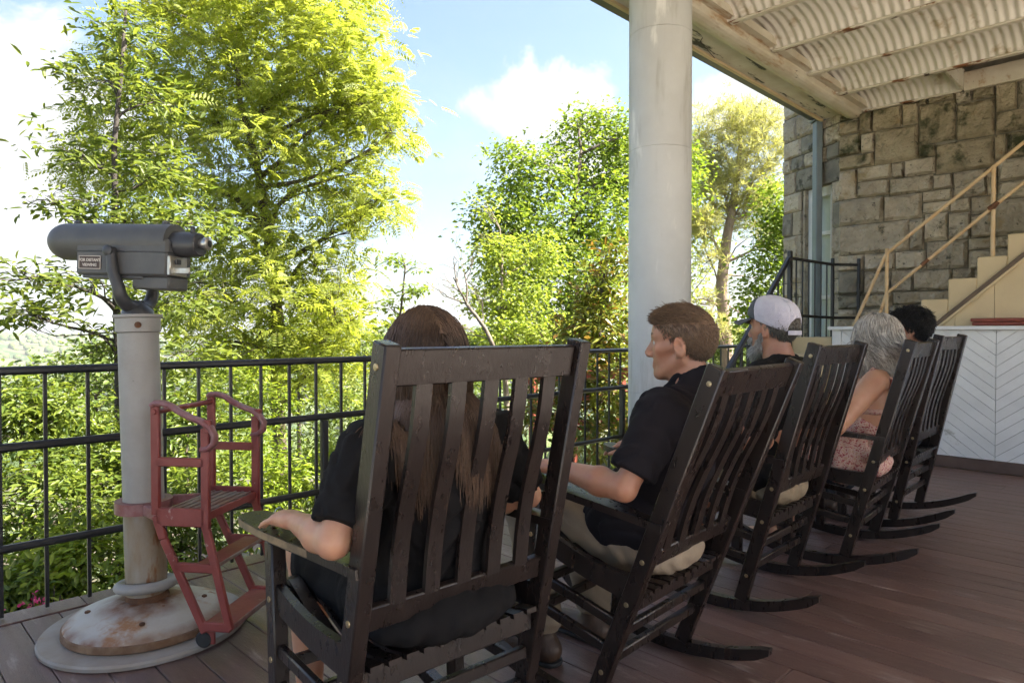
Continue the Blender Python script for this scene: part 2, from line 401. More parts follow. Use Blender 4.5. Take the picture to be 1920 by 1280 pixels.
def radial_rust(m, c, rings):
    """rust that spreads from a joint: rings of (inner radius, outer radius, strength) about a vertical axis"""
    nt = m.node_tree; N = nt.nodes; L = nt.links; b = N['Principled BSDF']; src = b.inputs['Base Color'].links[0].from_socket
    g = N.new('ShaderNodeNewGeometry'); su = N.new('ShaderNodeVectorMath'); su.operation = 'SUBTRACT'; L.new(g.outputs['Position'], su.inputs[0]); su.inputs[1].default_value = c
    mu = N.new('ShaderNodeVectorMath'); mu.operation = 'MULTIPLY'; L.new(su.outputs[0], mu.inputs[0]); mu.inputs[1].default_value = (1, 1, 0)
    le = N.new('ShaderNodeVectorMath'); le.operation = 'LENGTH'; L.new(mu.outputs[0], le.inputs[0])
    no = N.new('ShaderNodeTexNoise'); no.inputs['Scale'].default_value = 14; no.inputs['Detail'].default_value = 6; L.new(g.outputs['Position'], no.inputs['Vector'])
    for a, z, k in rings:
        mr = N.new('ShaderNodeMapRange'); mr.inputs['From Min'].default_value = a; mr.inputs['From Max'].default_value = z; mr.inputs['To Min'].default_value = k; mr.inputs['To Max'].default_value = 0
        L.new(le.outputs['Value'], mr.inputs['Value']); ml = N.new('ShaderNodeMath'); ml.operation = 'MULTIPLY'; ml.use_clamp = True; L.new(mr.outputs[0], ml.inputs[0])
        m2 = N.new('ShaderNodeMath'); m2.operation = 'MULTIPLY_ADD'; L.new(no.outputs['Fac'], m2.inputs[0]); m2.inputs[1].default_value = 3.0; m2.inputs[2].default_value = -.6; L.new(m2.outputs[0], ml.inputs[1])
        x = N.new('ShaderNodeMix'); x.data_type = 'RGBA'; L.new(ml.outputs[0], x.inputs['Factor']); L.new(src, x.inputs['A']); x.inputs['B'].default_value = (.17, .062, .024, 1); src = x.outputs['Result']
    L.new(src, b.inputs['Base Color'])
radial_rust(M['base'], (.925, 3.07, 0), ((.09, .20, 1.15), (.305, .255, .8)))
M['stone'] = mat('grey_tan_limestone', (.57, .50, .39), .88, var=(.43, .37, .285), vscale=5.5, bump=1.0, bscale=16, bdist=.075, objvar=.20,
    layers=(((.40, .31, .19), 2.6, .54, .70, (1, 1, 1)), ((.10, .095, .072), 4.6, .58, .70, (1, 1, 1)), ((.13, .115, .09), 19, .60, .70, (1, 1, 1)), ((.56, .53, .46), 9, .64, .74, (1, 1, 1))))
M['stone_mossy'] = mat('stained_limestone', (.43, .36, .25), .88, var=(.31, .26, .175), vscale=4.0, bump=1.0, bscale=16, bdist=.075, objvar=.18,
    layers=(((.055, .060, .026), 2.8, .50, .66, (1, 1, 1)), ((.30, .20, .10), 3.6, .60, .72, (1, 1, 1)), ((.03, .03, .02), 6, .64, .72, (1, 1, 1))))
M['stone_dark'] = mat('dark_limestone', (.16, .15, .125), .85, var=(.26, .24, .195), vscale=6, bump=.9, bscale=17, objvar=.15,
    layers=(((.06, .058, .045), 5, .54, .66, (1, 1, 1)),))  # darker stone tone, used mostly low beside the bay corner
M['plaster_back'] = mat('pale_stone_wall', (.34, .31, .25), .85, var=(.28, .25, .2), vscale=2)

# ================================================================= the setting
# ---- ground: one sheet from under the deck to the horizon
def ground_z(x, y):
    r = np.hypot(x - 3, y)
    near = -2.5 - 0.17 * np.clip(y - 4, 0, 34) - .06 * np.clip(x - 9, 0, 60)
    valley = -62 * np.clip((r - 35) / 330, 0, 1) ** 1.2
    hills = np.clip((r - 520) / 900, 0, 1)
    hills = hills * hills * (3 - 2 * hills)
    a = np.arctan2(y, x)
    ridge = 84 + 20 * np.sin(a * 3.1 + 1.2) + 11 * np.sin(a * 7.7 + .4) + 5 * np.sin(a * 19 + r * .004)
    return near + valley + hills * ridge
rs = np.concatenate([np.linspace(0, 40, 41)[1:], np.geomspace(42, 600, 50), np.geomspace(610, 3400, 110)])
an = np.linspace(-math.pi, math.pi, 361)[:-1]
RR, AA = np.meshgrid(rs, an, indexing='ij')
gx = 3 + RR * np.cos(AA); gy = RR * np.sin(AA)
gz = ground_z(gx, gy)
gz += np.where(RR > 300, (rng.random(RR.shape) - .5) * np.clip(RR * .006, 0, 7), (rng.random(RR.shape) - .5) * .12)
V = np.stack([gx, gy, gz], -1).reshape(-1, 3); na = len(an)
V = np.vstack([V, [[3, 0, -2.5]]])
i, j = np.meshgrid(np.arange(len(rs) - 1), np.arange(na), indexing='ij'); j2 = (j + 1) % na
F = np.stack([i * na + j, (i + 1) * na + j, (i + 1) * na + j2, i * na + j2], -1).reshape(-1, 4)
jj = np.arange(na); Ft = np.stack([np.full(na, len(V) - 1), jj, (jj + 1) % na], -1)
gm = mat('grass_and_woods', (.070, .100, .030), .95, var=(.045, .072, .022), vscale=.05, vdetail=10,
    layers=(((.125, .150, .050), .9, .56, .70, (1, 1, 1)), ((.095, .072, .050), .35, .42, .58, (1, 1, 1)), ((.11, .085, .06), 1.7, .55, .68, (1, 1, 1)), ((.030, .055, .016), .022, .52, .60, (1, 1, 1)), ((.13, .17, .05), .009, .56, .66, (1, 1, 1))), bump=.6, bscale=.6)
g = np_mesh('ground', V, [F, Ft], gm, smooth=True); tag(g, 'sloping green ground falling to the wooded valley and far hills', kind='structure')

# ---- far woods: tree crowns on the hills, one mass
fr_ = np.random.default_rng(41); nW = 9000
t_ = (1 + 5 ** .5) / 2; ico = np.array([(-1, t_, 0), (1, t_, 0), (-1, -t_, 0), (1, -t_, 0), (0, -1, t_), (0, 1, t_), (0, -1, -t_), (0, 1, -t_), (t_, 0, -1), (t_, 0, 1), (-t_, 0, -1), (-t_, 0, 1)]) / 1.9
icf = np.array([(0, 11, 5), (0, 5, 1), (0, 1, 7), (0, 7, 10), (0, 10, 11), (1, 5, 9), (5, 11, 4), (11, 10, 2), (10, 7, 6), (7, 1, 8), (3, 9, 4), (3, 4, 2), (3, 2, 6), (3, 6, 8), (3, 8, 9), (4, 9, 5), (2, 4, 11), (6, 2, 10), (8, 6, 7), (9, 8, 1)])
wa = np.radians(fr_.uniform(20, 100, nW)); wr_ = 130 * (1900 / 130) ** (fr_.random(nW) ** .8); wx, wy = 3 + wr_ * np.cos(wa), wr_ * np.sin(wa)
keep = (np.sin(wx * .011 + 1) + np.sin(wy * .013 + wx * .004) > -.75) | (wr_ > 700); wx, wy, wr_ = wx[keep], wy[keep], wr_[keep]
wz = ground_z(wx, wy); ws = fr_.uniform(3.2, 6.5, len(wx))
V = (ico[None] * (1 + fr_.uniform(-.22, .22, (len(wx), 12, 1)))) * (ws[:, None, None] * np.array((1, 1, .95))) + np.stack([wx, wy, wz + ws * .55], -1)[:, None]
F = icf[None] + (np.arange(len(wx)) * 12)[:, None, None]
wm = mat('far_tree_crowns', (.050, .085, .024), .95, island=(.125, .165, .050), bump=1.0, bscale=.9, bdist=1.0)
o = np_mesh('far_woods', V.reshape(-1, 3), F.reshape(-1, 3), wm, None, True); tag(o, 'wooded far hillside of many small green crowns', 'woodland', kind='stuff')

# ---- deck: boards run from the building towards the railing
deck = obj('deck', None); tag(deck, 'brown painted wooden porch floor', kind='structure')
X0, X1, YB, YE = -3.0, 7.16, -3.2, 3.66
MB().box(((X0 + X1) / 2, (YB + YE) / 2, -.13), (X1 - X0 - .02, YE - YB - .06, .19)).build('deck_frame', M['deck_under'], deck)
bw = .137; nb = int((X1 - X0) / bw)
bm1 = MB().box((0, 0, 0), (bw - .0035, 1, .03), ch=.0022).mesh('board', M['deck'])
for k in range(nb):
    x = X0 + (k + .5) * bw
    cuts = [YB, rnd.uniform(-2.0, .3), YE - .145] if k % 3 else [YB, rnd.uniform(-1, 1.6), YE - .145]
    for a, b in zip(cuts[:-1], cuts[1:]):
        o = obj('board', bm1, deck); o.location = (x, (a + b) / 2, -.0165 - rnd.uniform(0, .0012)); o.scale = (1, b - a - .003, 1)
for k in range(16):        # edge boards under the railing
    a = X0 + k * (X1 - X0) / 16; b = a + (X1 - X0) / 16
    o = obj('edge_board', bm1, deck); o.rotation_euler = (0, 0, R(90)); o.scale = (1.03, b - a - .004, 1.15); o.location = ((a + b) / 2, YE - .071, -.0165 + .0006 * (k % 2))
MB().box(((X0 + X1) / 2, YE + .012, -.12), (X1 - X0, .022, .2)).build('rim_board', M['deck'], deck)
for k in range(6):
    MB().box((X0 + .3 + k * 1.9, YE - .25, -1.7), (.16, .16, 3.0)).build('deck_post', M['bark'], deck)

# ---- unseen pale paving, added to bounce sunlight up into the porch
pav = mat('pale_bounce_stone', (.58, .54, .47), .85, var=(.50, .46, .40), vscale=1.5, bump=.3, bscale=12)
tg = MB().box((-14.1, -6.0, -.16), (22, 19, .2)).box((2.1, -9.4, -.16), (10.3, 12, .2)).build('bounce_paving', pav); tag(tg, 'unseen pale paving added to bounce sunlight into the porch', kind='structure')

# ---- porch ceiling: corrugated vaults between rusting joists, edge beam, soffit, gutter
ceil = obj('porch_ceiling', None); tag(ceil, 'white corrugated vaulted porch ceiling with rusting joists', kind='structure')
XW = 8.31; SP = .785; ZS = 3.72; YI = 2.675; YR = -3.5
def vault_mesh(name, y0, y1):
    ny = int((y1 - y0) / .068 * 8); nx = 14
    yy = np.linspace(y0, y1, ny); t = np.linspace(0, 1, nx); hw = SP / 2 - .02
    ang = (t - .5) * 2 * R(62); Rr = hw / math.sin(R(62))
    T, Y = np.meshgrid(ang, yy, indexing='ij')
    rad = Rr + .0095 * np.sin(Y / .068 * 2 * math.pi)
    Xg = rad * np.sin(T); Z = rad * np.cos(T) - Rr * math.cos(R(62))
    Z *= .62
    V = np.stack([Xg, Y, Z], -1).reshape(-1, 3)
    i, j = np.meshgrid(np.arange(nx - 1), np.arange(ny - 1), indexing='ij')
    F = np.stack([i * ny + j, i * ny + j + 1, (i + 1) * ny + j + 1, (i + 1) * ny + j], -1).reshape(-1, 4)
    o = np_mesh(name, V, F, M['ceil'], None, True); return o
vfull = vault_mesh('vault', YR, YI + .02)
vcut = vault_mesh('vault', 1.72, YI + .02)
jm = MB().box((0, (YR + YI) / 2, -.012), (.062, YI - YR, .016), ch=.004).box((0, (YR + YI) / 2, .05), (.012, YI - YR, .11)).mesh('joist', M['joist'])
for k in range(13):
    xc = XW - SP * (k + .5)
    o = vfull if k == 1 else (vcut if k == 0 else obj('vault', vfull.data))
    o.parent = ceil; o.location = (xc, 0, ZS)
    if k:
        q = obj('joist', jm, ceil); q.location = (XW - SP * k, 0, ZS)
# open end of the last vault: a recess with a pale wall plate
MB().box((XW - .40, 1.71, ZS + .085), (.74, .02, .20)).build('vault_end', M['joist'], ceil)
MB().box((XW - .045, (YR + 1.70) / 2, ZS + .06), (.07, 1.70 - YR, .19), ch=.005).build('wall_plate', M['beam'], ceil)
MB().box((XW - .02, (YI + 1.72) / 2, ZS - .014), (.05, YI - 1.72, .018), ch=.003).build('wall_plate', M['joist'], ceil)
MB().box((XW - .40, (YR + 1.70) / 2, ZS + .24), (.78, 1.70 - YR, .02)).build('recess_back', M['rust'], ceil)
MB().box((3.3, -.13, ZS + .33), (10.1, 6.74, .10)).build('roof_slab', M['gutter'], ceil)
XL = -1.7
def ext(name, prof, m, smooth=False):
    A = [(XL, y, z) for y, z in prof]; B = [(XW + .05, y, z) for y, z in prof]
    b = MB(); n = len(prof); b.add(A + B, [tuple(range(n)), tuple(range(2 * n - 1, n - 1, -1))] + [(i, n + i, n + (i + 1) % n, (i + 1) % n) for i in range(n)])
    return b.build(name, m, ceil, fix=True)
arc = [(2.775 + .085 * math.cos(a), 3.69 - .045 * math.sin(a)) for a in np.linspace(0, math.pi, 9)]
ext('edge_beam', [(2.862, 3.98)] + arc + [(2.688, 3.98)], M['beam'])
ext('beam_fillet', [(2.69, 3.735), (2.69, 3.76), (2.62, 3.80), (2.62, 3.735)], M['beam'])
ext('soffit', [(2.886, 3.735), (3.138, 3.735), (3.138, 3.78), (2.886, 3.78)], M['soffit'])
ext('soffit_gap', [(2.864, 3.80), (2.90, 3.80), (2.90, 3.84), (2.864, 3.84)], M['rust'])
ext('soffit_lip', [(3.140, 3.712), (3.172, 3.712), (3.172, 3.98), (3.140, 3.98)], M['cream'])
ext('gutter', [(3.174, 3.752), (3.30, 3.757), (3.315, 3.80), (3.315, 3.98), (3.174, 3.98)], M['gutter'])
for k in range(4):
    MB().tube([(5.3 + .9 * k, 3.0, 3.731), (5.35 + .9 * k, 3.05, 3.728), (5.75 + .9 * k, 3.13, 3.722)], .003, 5).build('wire', M['rubber'], ceil) if k in (0,) else None

# ---- stone building at the end of the porch
bld = thing('stone_building', 'weathered grey limestone building wall with tall window at porch end', 'building', (XW, 2.93, 0))
def child_world(o, parent):
    o.parent = parent; o.matrix_parent_inverse = parent.matrix_basis.inverted(); return o
BAYD = Vector((math.cos(R(60.7)), math.sin(R(60.7)), 0)); CORN = Vector((XW, 2.93, 0))
child_world(MB().box((XW + .368, (2.93 - 7.0) / 2 + .02, 2.0), (.72, 9.85, 8.0)).build('core_wall', M['mortar']), bld)
WT0, WT1, WZ0, WZ1 = .12, .65, .2, 2.98
def bay_pt(t, z, n=0.0):
    nn = Vector((-BAYD.y, BAYD.x, 0))          # pointing out of the wall, to the camera side
    return CORN + BAYD * t + nn * n + Vector((0, 0, z))
BROT = Matrix((BAYD, Vector((-BAYD.y, BAYD.x, 0)), Vector((0, 0, 1)))).transposed()
def bay_box(name, t0, t1, z0, z1, n0, n1, m, parent=None, ch=0.0):
    c = bay_pt((t0 + t1) / 2, (z0 + z1) / 2, (n0 + n1) / 2)
    o = MB().box(c, (t1 - t0, abs(n1 - n0), z1 - z0), BROT, ch).build(name, m)
    return child_world(o, parent or bld)
bay_box('core_wall', .03, WT0 - .02, -3, 9, -.5, -.018, M['mortar'])
bay_box('core_wall', WT1 + .02, 1.02, -6, 9, -.5, -.018, M['mortar'])
bay_box('core_wall', WT0 - .02, WT1 + .02, WZ1 + .02, 9, -.5, -.018, M['mortar'])
bay_box('core_wall', WT0 - .02, WT1 + .02, -3, WZ0, -.5, -.018, M['mortar'])
def stone_mesh(w_, h_, d_, m, seed):
    """rock-faced block: flat joints, a bulging broken front"""
    r_ = np.random.default_rng(seed); nu, nv = 5, 4
    us = np.array([0, .06, .34, .67, .94, 1.0]); vs_ = np.array([0, .10, .5, .90, 1.0])
    V = []; 
    for a in range(6):
        for b in range(5):
            edge = min(a, 5 - a, b, 4 - b)
            dd = 0 if edge == 0 else d_ * (.55 + .75 * r_.random())
            V.append(((us[a] - .5) * w_ + (0 if edge == 0 else (r_.random() - .5) * .05 * w_), (vs_[b] - .5) * h_ + (0 if edge == 0 else (r_.random() - .5) * .10 * h_), dd))
    F = [(a * 5 + b, (a + 1) * 5 + b, (a + 1) * 5 + b + 1, a * 5 + b + 1) for a in range(5) for b in range(4)]
    ring = [a * 5 for a in range(6)] + [25 + b for b in range(1, 5)] + [a * 5 + 4 for a in range(4, -1, -1)] + [b for b in range(3, 0, -1)]
    n = len(V); V += [(V[k][0], V[k][1], -.07) for k in ring]
    for k in range(len(ring)):
        k2 = (k + 1) % len(ring); F.append((ring[k2], ring[k], n + k, n + k2))
    me = bpy.data.meshes.new('stone'); me.from_pydata(V, [], F); me.update(); me.materials.append(m)
    return me
# blocks read off the wall: spots of the photograph (upper left, lower right)
Z6 = lambda X, Y: (1560 + X * .1875, 180 + Y * .1875)
Z7 = lambda X, Y: (1440 + X * .3906, 180 + Y * .3906)
S6 = [(270,170,410,365),(420,150,690,310),(715,140,850,270),(870,110,1235,440),(1250,80,1610,390),(740,100,1030,138),(1630,20,1840,130),(1855,0,1990,120),(1625,140,1990,320),
 (125,400,300,570),(310,380,422,560),(435,330,850,640),(870,470,1015,590),(1040,440,1610,710),(1622,380,1738,590),(1755,330,1990,590),(130,590,425,700),(265,690,605,810),(612,650,700,790),(725,600,1015,780),
 (1225,710,1540,1000),(1650,640,1990,820),(270,815,560,990),(595,790,1010,950),(1018,760,1195,915),(125,730,245,1030),(930,910,1190,1040),(1555,830,1645,990),(1660,825,1990,1000),(130,1040,495,1270),(515,970,890,1230),
 (935,1060,1180,1160),(1190,1030,1375,1150),(1395,1010,1590,1180),(1195,1160,1380,1300),(1660,1010,1990,1260)]
S7 = [(330,625,680,740),(690,590,745,690),(752,570,865,690),(875,560,1070,680),(305,745,460,840),(465,730,603,840),(612,735,745,825),(765,695,950,830),(962,672,1075,735),(965,737,1145,820),(350,845,460,950),(465,850,585,940),
 (592,835,690,925),(697,845,880,915),(888,830,990,880),(365,955,462,1015),(472,955,600,1010),(610,940,860,985),(365,1020,425,1090),(432,1020,575,1095),(582,1000,700,1060)]
def on_wall(px, py):
    d = at(px, py, 1) - Vector((0, 0, EYE)); t = XW / d.x; p = Vector((0, 0, EYE)) + d * t; return p.y, p.z
rects = []
for S, Z in ((S6, Z6), (S7, Z7)):
    for a, b, c_, d_ in S:
        (y1, z1), (y0, z0) = on_wall(*Z(a, b)), on_wall(*Z(c_, d_)); rects.append([y0, y1, z0, z1])
YA, YZ, ZA, ZB = -.6, 2.94, .6, 3.715
res = .02; ncol = int((YZ - YA) / res); nrow = int((ZB - ZA) / res)
occ = np.zeros((ncol, nrow), int) - 1
def cells(r_): return max(0, int(round((r_[0] - YA) / res))), min(ncol, int(round((r_[1] - YA) / res))), max(0, int(round((r_[2] - ZA) / res))), min(nrow, int(round((r_[3] - ZA) / res)))
snapped = []
for r_ in rects:
    a, b, c_, d_ = cells(r_)
    while a < b and (occ[a, c_:d_] >= 0).mean() > .4: a += 1
    while b > a and (occ[b - 1, c_:d_] >= 0).mean() > .4: b -= 1
    while c_ < d_ and (occ[a:b, c_] >= 0).mean() > .4: c_ += 1
    while d_ > c_ and (occ[a:b, d_ - 1] >= 0).mean() > .4: d_ -= 1
    if b - a < 3 or d_ - c_ < 3: continue
    occ[a:b, c_:d_] = len(snapped); snapped.append([a, b, c_, d_])
changed = True
while changed:                                     # grow blocks until they meet
    changed = False
    for k, s_ in enumerate(snapped):
        a, b, c_, d_ = s_
        if a > 0 and (occ[a - 1, c_:d_] < 0).all() and b - a < 34: occ[a - 1, c_:d_] = k; s_[0] -= 1; changed = True; a -= 1
        if b < ncol and (occ[b, c_:d_] < 0).all() and b - a < 34: occ[b, c_:d_] = k; s_[1] += 1; changed = True; b += 1
        if c_ > 0 and (occ[a:b, c_ - 1] < 0).all() and d_ - c_ < 18: occ[a:b, c_ - 1] = k; s_[2] -= 1; changed = True; c_ -= 1
        if d_ < nrow and (occ[a:b, d_] < 0).all() and d_ - c_ < 18: occ[a:b, d_] = k; s_[3] += 1; changed = True
for r0 in range(0, nrow):                          # the rest of the wall in like blocks
    for c0 in range(0, ncol):
        if occ[c0, r0] >= 0: continue
        wmax = rnd.randint(9, 22); hmax = rnd.randint(6, 12); b = c0
        while b < ncol and b - c0 < wmax and occ[b, r0] < 0: b += 1
        d_ = r0 + 1
        while d_ < nrow and d_ - r0 < hmax and (occ[c0:b, d_] < 0).all(): d_ += 1
        occ[c0:b, r0:d_] = len(snapped); snapped.append([c0, b, r0, d_])
for k, (a, b, c_, d_) in enumerate(snapped):
    y0, y1, z0, z1 = YA + a * res, YA + b * res, ZA + c_ * res, ZA + d_ * res
    if y1 - y0 < .03 or z1 - z0 < .03: continue
    j_ = rnd.uniform(.003, .007)
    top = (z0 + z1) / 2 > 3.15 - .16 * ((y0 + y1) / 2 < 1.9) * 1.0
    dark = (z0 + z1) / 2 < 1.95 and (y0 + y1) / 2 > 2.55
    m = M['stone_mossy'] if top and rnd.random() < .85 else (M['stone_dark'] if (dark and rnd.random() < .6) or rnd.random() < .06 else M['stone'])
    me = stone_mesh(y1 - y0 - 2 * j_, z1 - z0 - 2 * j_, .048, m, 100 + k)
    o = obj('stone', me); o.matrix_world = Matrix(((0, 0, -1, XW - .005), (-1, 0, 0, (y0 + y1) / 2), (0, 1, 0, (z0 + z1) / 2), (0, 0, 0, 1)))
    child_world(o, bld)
# bay courses
zc = .6; k = 0
while zc < 4.6:
    h = rnd.choice((.18, .22, .26, .30))
    if zc < WZ1 < zc + h + .08: h = WZ1 - zc + .0
    if abs(zc - WZ1) < .02: h = .27
    tcur = -.012
    while tcur < 1.0:
        wd = rnd.uniform(.2, .42)
        if abs(zc - WZ1) < .02 and tcur < .2: tcur, wd = -.012, .78
        te = min(1.0, tcur + wd)
        if 1.0 - te < .1: te = 1.0
        segs = [(tcur, te)]
        if zc < WZ1 - .02 and zc + h > WZ0 + .02:
            segs = []
            if tcur < WT0 - .03: segs.append((tcur, min(te, WT0)))
            if te > WT1 + .03: segs.append((max(tcur, WT1), te))
        for a, b in segs:
            if b - a < .05: continue
            flat = abs(zc - WZ1) < .02 or (a == WT1 or b == WT0)
            me = stone_mesh(b - a - .014, h - .014, .012 if flat else .026, M['stone'] if rnd.random() < .9 else M['stone_dark'], 900 + k); k += 1
            p = bay_pt((a + b) / 2, zc + h / 2, -.004); nn = Vector((-BAYD.y, BAYD.x, 0)); ux = -BAYD
            o = obj('stone', me); o.matrix_world = Matrix(((ux.x, 0, nn.x, p.x), (ux.y, 0, nn.y, p.y), (0, 1, 0, p.z), (0, 0, 0, 1))); child_world(o, bld)
        tcur = te
    zc += h
# stone reveal and window in the bay
bay_box('stone', WT1 - .035, WT1, WZ0, WZ1, -.16, -.02, M['stone']); bay_box('stone', WT0, WT0 + .03, WZ0, WZ1, -.16, -.02, M['stone'])
win = child_world(MB().box(bay_pt((WT0 + WT1) / 2, WZ1 - .06, -.10), (WT1 - WT0 - .07, .06, .11), BROT).build('window', M['white_trim']), bld)
def win_box(n, *a): 
    o = bay_box(n, *a); o.parent = win; o.matrix_parent_inverse = Matrix.Identity(4); return o
win_box('casing', WT1 - .12, WT1 - .037, WZ0, WZ1, -.12, -.07, M['white_trim']); win_box('casing', WT0 + .032, WT0 + .11, WZ0, WZ1, -.12, -.07, M['white_trim'])
win_box('stile', WT1 - .155, WT1 - .122, WZ0, WZ1 - .12, -.145, -.10, M['white_trim']); win_box('stile', WT0 + .112, WT0 + .15, WZ0, WZ1 - .12, -.145, -.10, M['white_trim'])
for z in (WZ0 + .02, 1.62, 2.40): win_box('sash_bar', WT0 + .152, WT1 - .157, z, z + .045, -.145, -.105, M['white_trim'])
win_box('pane', WT0 + .14, WT1 - .14, WZ0, WZ1 - .1, -.162, -.156, M['door_pane']); 
win_box('curtain', WT0 + .05, WT1 - .05, WZ0, 1.62, -.20, -.185, M['curtain'])
# blue grey steel post under the gutter end
sp = thing('steel_post', 'slim blue grey steel post before the stone window bay', 'post', (8.385, 3.215, 0))
sp.rotation_euler = (0, 0, R(45))
MB().box((0, 0, 1.87), (.115, .075, 3.72), ch=.008).build('shaft', M['steel_blue'], sp); MB().box((0, 0, 3.738), (.15, .13, .012)).build('cap_plate', M['steel_blue'], sp)
# ---- round column
col = thing('porch_column', 'thick round grey white painted concrete column at the railing', 'column', (4.298, 2.772, 0))
zz_ = [0, .79, 2.53, 3.36, 3.66]
for a, b in zip(zz_[:-1], zz_[1:]):
    MB().lathe([(.2215, a + .0005), (.2243, a + .004), (.2247, (a + b) / 2), (.2243, b - .004), (.2215, b - .0005)], n=64).build('drum', M['column'], col, smooth='auto')

# ---- deck railing
rail = thing('deck_railing', 'long black metal railing with thin balusters along the porch edge', 'railing', (3, 3.58, 0))
def rl(b, n): return child_world(b.build(n, M['black_metal'], smooth='auto'), rail)
RX0, RX1 = -2.9, 8.05
for z, r_, n_ in ((1.062, .021, 'top_rail'), (.735, .021, 'middle_rail'), (.303, .019, 'lower_rail')):
    rl(MB().beam((RX0, 3.575, z), (RX1, 3.575, z), .044 if z > 1 else .038, r_ * 1.75, ch=.012), n_)
bmsh = MB().box((0, 0, .526), (.0155, .0155, 1.04), ch=.002).mesh('baluster', M['black_metal'])
x = .507 - .1645 * 20
while x < RX1:
    if x > RX0:
        o = obj('baluster', bmsh); o.location = (x, 3.592, .002); child_world(o, rail)
    x += .1645
for x in (-.9, 2.03, 4.955, 7.6):
    rl(MB().box((x, 3.575, .36), (.038, .038, .71), ch=.004), 'post')
    rl(MB().box((x, 3.575, .006), (.09, .07, .010), ch=.002), 'foot_plate')

# ---- white counter with chevron boards
cnt = thing('white_counter', 'white painted bar counter faced with chevron boards', 'counter', (7.4, .6, 0))
XC = 7.15; CT = 1.275; YS = 1.215; YN = 2.585; YF = -2.8
child_world(MB().box((XC + .04, (YN + YF) / 2, .68), (.04, YN - YF - .02, 1.19)).build('backing', M['gutter']), cnt)
child_world(MB().box((XC + .10, (YN + YF) / 2, CT - .017), (.30, YN - YF + .06, .034), ch=.005).build('counter_top', M['white_wood']), cnt)
child_world(MB().box((XC + .005, YN - .045, .68), (.034, .085, 1.14), ch=.003).build('corner_board', M['white_wood']), cnt)
child_world(MB().box((XC + .005, YN - .30, .68), (.03, .012, 1.14)).build('batten', M['white_wood']), cnt)
child_world(MB().box((7.175, (3.4 + YF) / 2, .05), (.06, 3.4 - YF, .104), ch=.006).build('kerb', M['brown_kerb']), cnt)
def clip_poly(P, axis, lim, keep_less):
    out_ = []
    for i in range(len(P)):
        a, b = P[i], P[(i + 1) % len(P)]
        ia = (a[axis] <= lim) if keep_less else (a[axis] >= lim); ib = (b[axis] <= lim) if keep_less else (b[axis] >= lim)
        if ia: out_.append(a)
        if ia != ib:
            t = (lim - a[axis]) / (b[axis] - a[axis]); out_.append(tuple(a[k] + t * (b[k] - a[k]) for k in range(2)))
    return out_
sl = math.tan(R(38)); vh = .098
for (ya, yb, sg) in ((YS + .002, YN - .09, -1), (-.2, YS - .002, 1)):
    c0 = -3.0
    while c0 < 4.5:
        # board between two slanted lines z = c + slope*(YS - y); it drops from the left side, climbs to the right
        s_ = sl if sg > 0 else -sl * -1
        f = (lambda y, c: c + sl * (YS - y)) if sg > 0 else (lambda y, c: c + sl * (y - YS))
        P = [(ya, f(ya, c0 + .0018)), (yb, f(yb, c0 + .0018)), (yb, f(yb, c0 + vh - .0018)), (ya, f(ya, c0 + vh - .0018))]
        P = clip_poly(P, 1, .106, False)
        if len(P) > 2: P = clip_poly(P, 1, CT - .037, True)
        if len(P) > 2:
            o = MB().prism([(-y, z) for y, z in P], (XC + .009, 0, 0), (0, -1, 0), (0, 0, 1), .018 + rnd.uniform(0, .006)).build('chevron_board', M['white_wood'], fix=True)
            child_world(o, cnt)
        c0 += vh
# red brown boards lying on the counter
for k, (z, dy, nm, lb) in enumerate(((CT + .018, 0, 'red_board', 'lower of two red brown boards lying on the white counter'), (CT + .052, .012, 'red_board', 'upper of two red brown boards lying on the white counter'))):
    o = MB().box((7.31, .86 + dy, z + .002), (.16, 1.1, .031), ch=.004).build(nm, M['red_wood']); tag(o, lb, 'board', 'red boards on the counter')

# ---- cream stairs behind the counter, climbing along the stone wall
st = thing('cream_staircase', 'cream painted wooden stairs climbing along the stone wall', 'stairs', (7.85, 1.2, 0))
XS = 7.37; z0s = 1.528; y0s = 1.627
for k in range(-2, 9):
    yf = y0s - .2245 * (k - 1) ; zt = z0s + .1855 * (k)
    o = MB().box(((XS + 8.25) / 2, yf - .1125, zt - .21), (8.25 - XS, .225, .42), ch=.008).build('step', M['cream']); child_world(o, st)
def line_z(y): return 1.308 + (1.697 - y) * (1.891 - 1.308) / (1.697 - 1.057)
for k in range(9):       # wall string: vertical boards under the slanted moulding
    yb = 1.80 - .30 * k + .065; ya = yb - .296
    P = [(yb, .2), (ya, .2), (ya, min(line_z(ya) - .02, 6)), (yb, max(.25, line_z(yb) - .02))]
    o = MB().prism([(-y, z) for y, z in P], (XS - .004, 0, 0), (0, -1, 0), (0, 0, 1), .018).build('side_board', M['cream'], fix=True); child_world(o, st)
child_world(MB().prism([(-y, z) for y, z in ((2.0, line_z(2.0) - .05), (-.6, line_z(-.6) - .05), (-.6, line_z(-.6) + .55), (2.0, line_z(2.0) - .01))], (XS + .022, 0, 0), (0, -1, 0), (0, 0, 1), .014).build('skirt_board', M['cream'], fix=True), st) if False else None
child_world(MB().beam((XS - .022, 1.80, line_z(1.80)), (XS - .022, -.6, line_z(-.6)), .028, .04, ch=.006).build('moulding', M['brown_trim']), st)
child_world(MB().beam((XS - .026, 1.80, line_z(1.80) - .035), (XS - .026, -.6, line_z(-.6) - .035), .02, .022, ch=.004).build('moulding', M['cream']), st)
hr = thing('pipe_handrail', 'cream pipe handrail with rust beside the cream stairs', 'handrail', (7.4, 1.7, 0))
def hp(b, n, m=None): return child_world(b.build(n, m or M['cream_pipe'], smooth='auto'), hr)
XH = 7.41
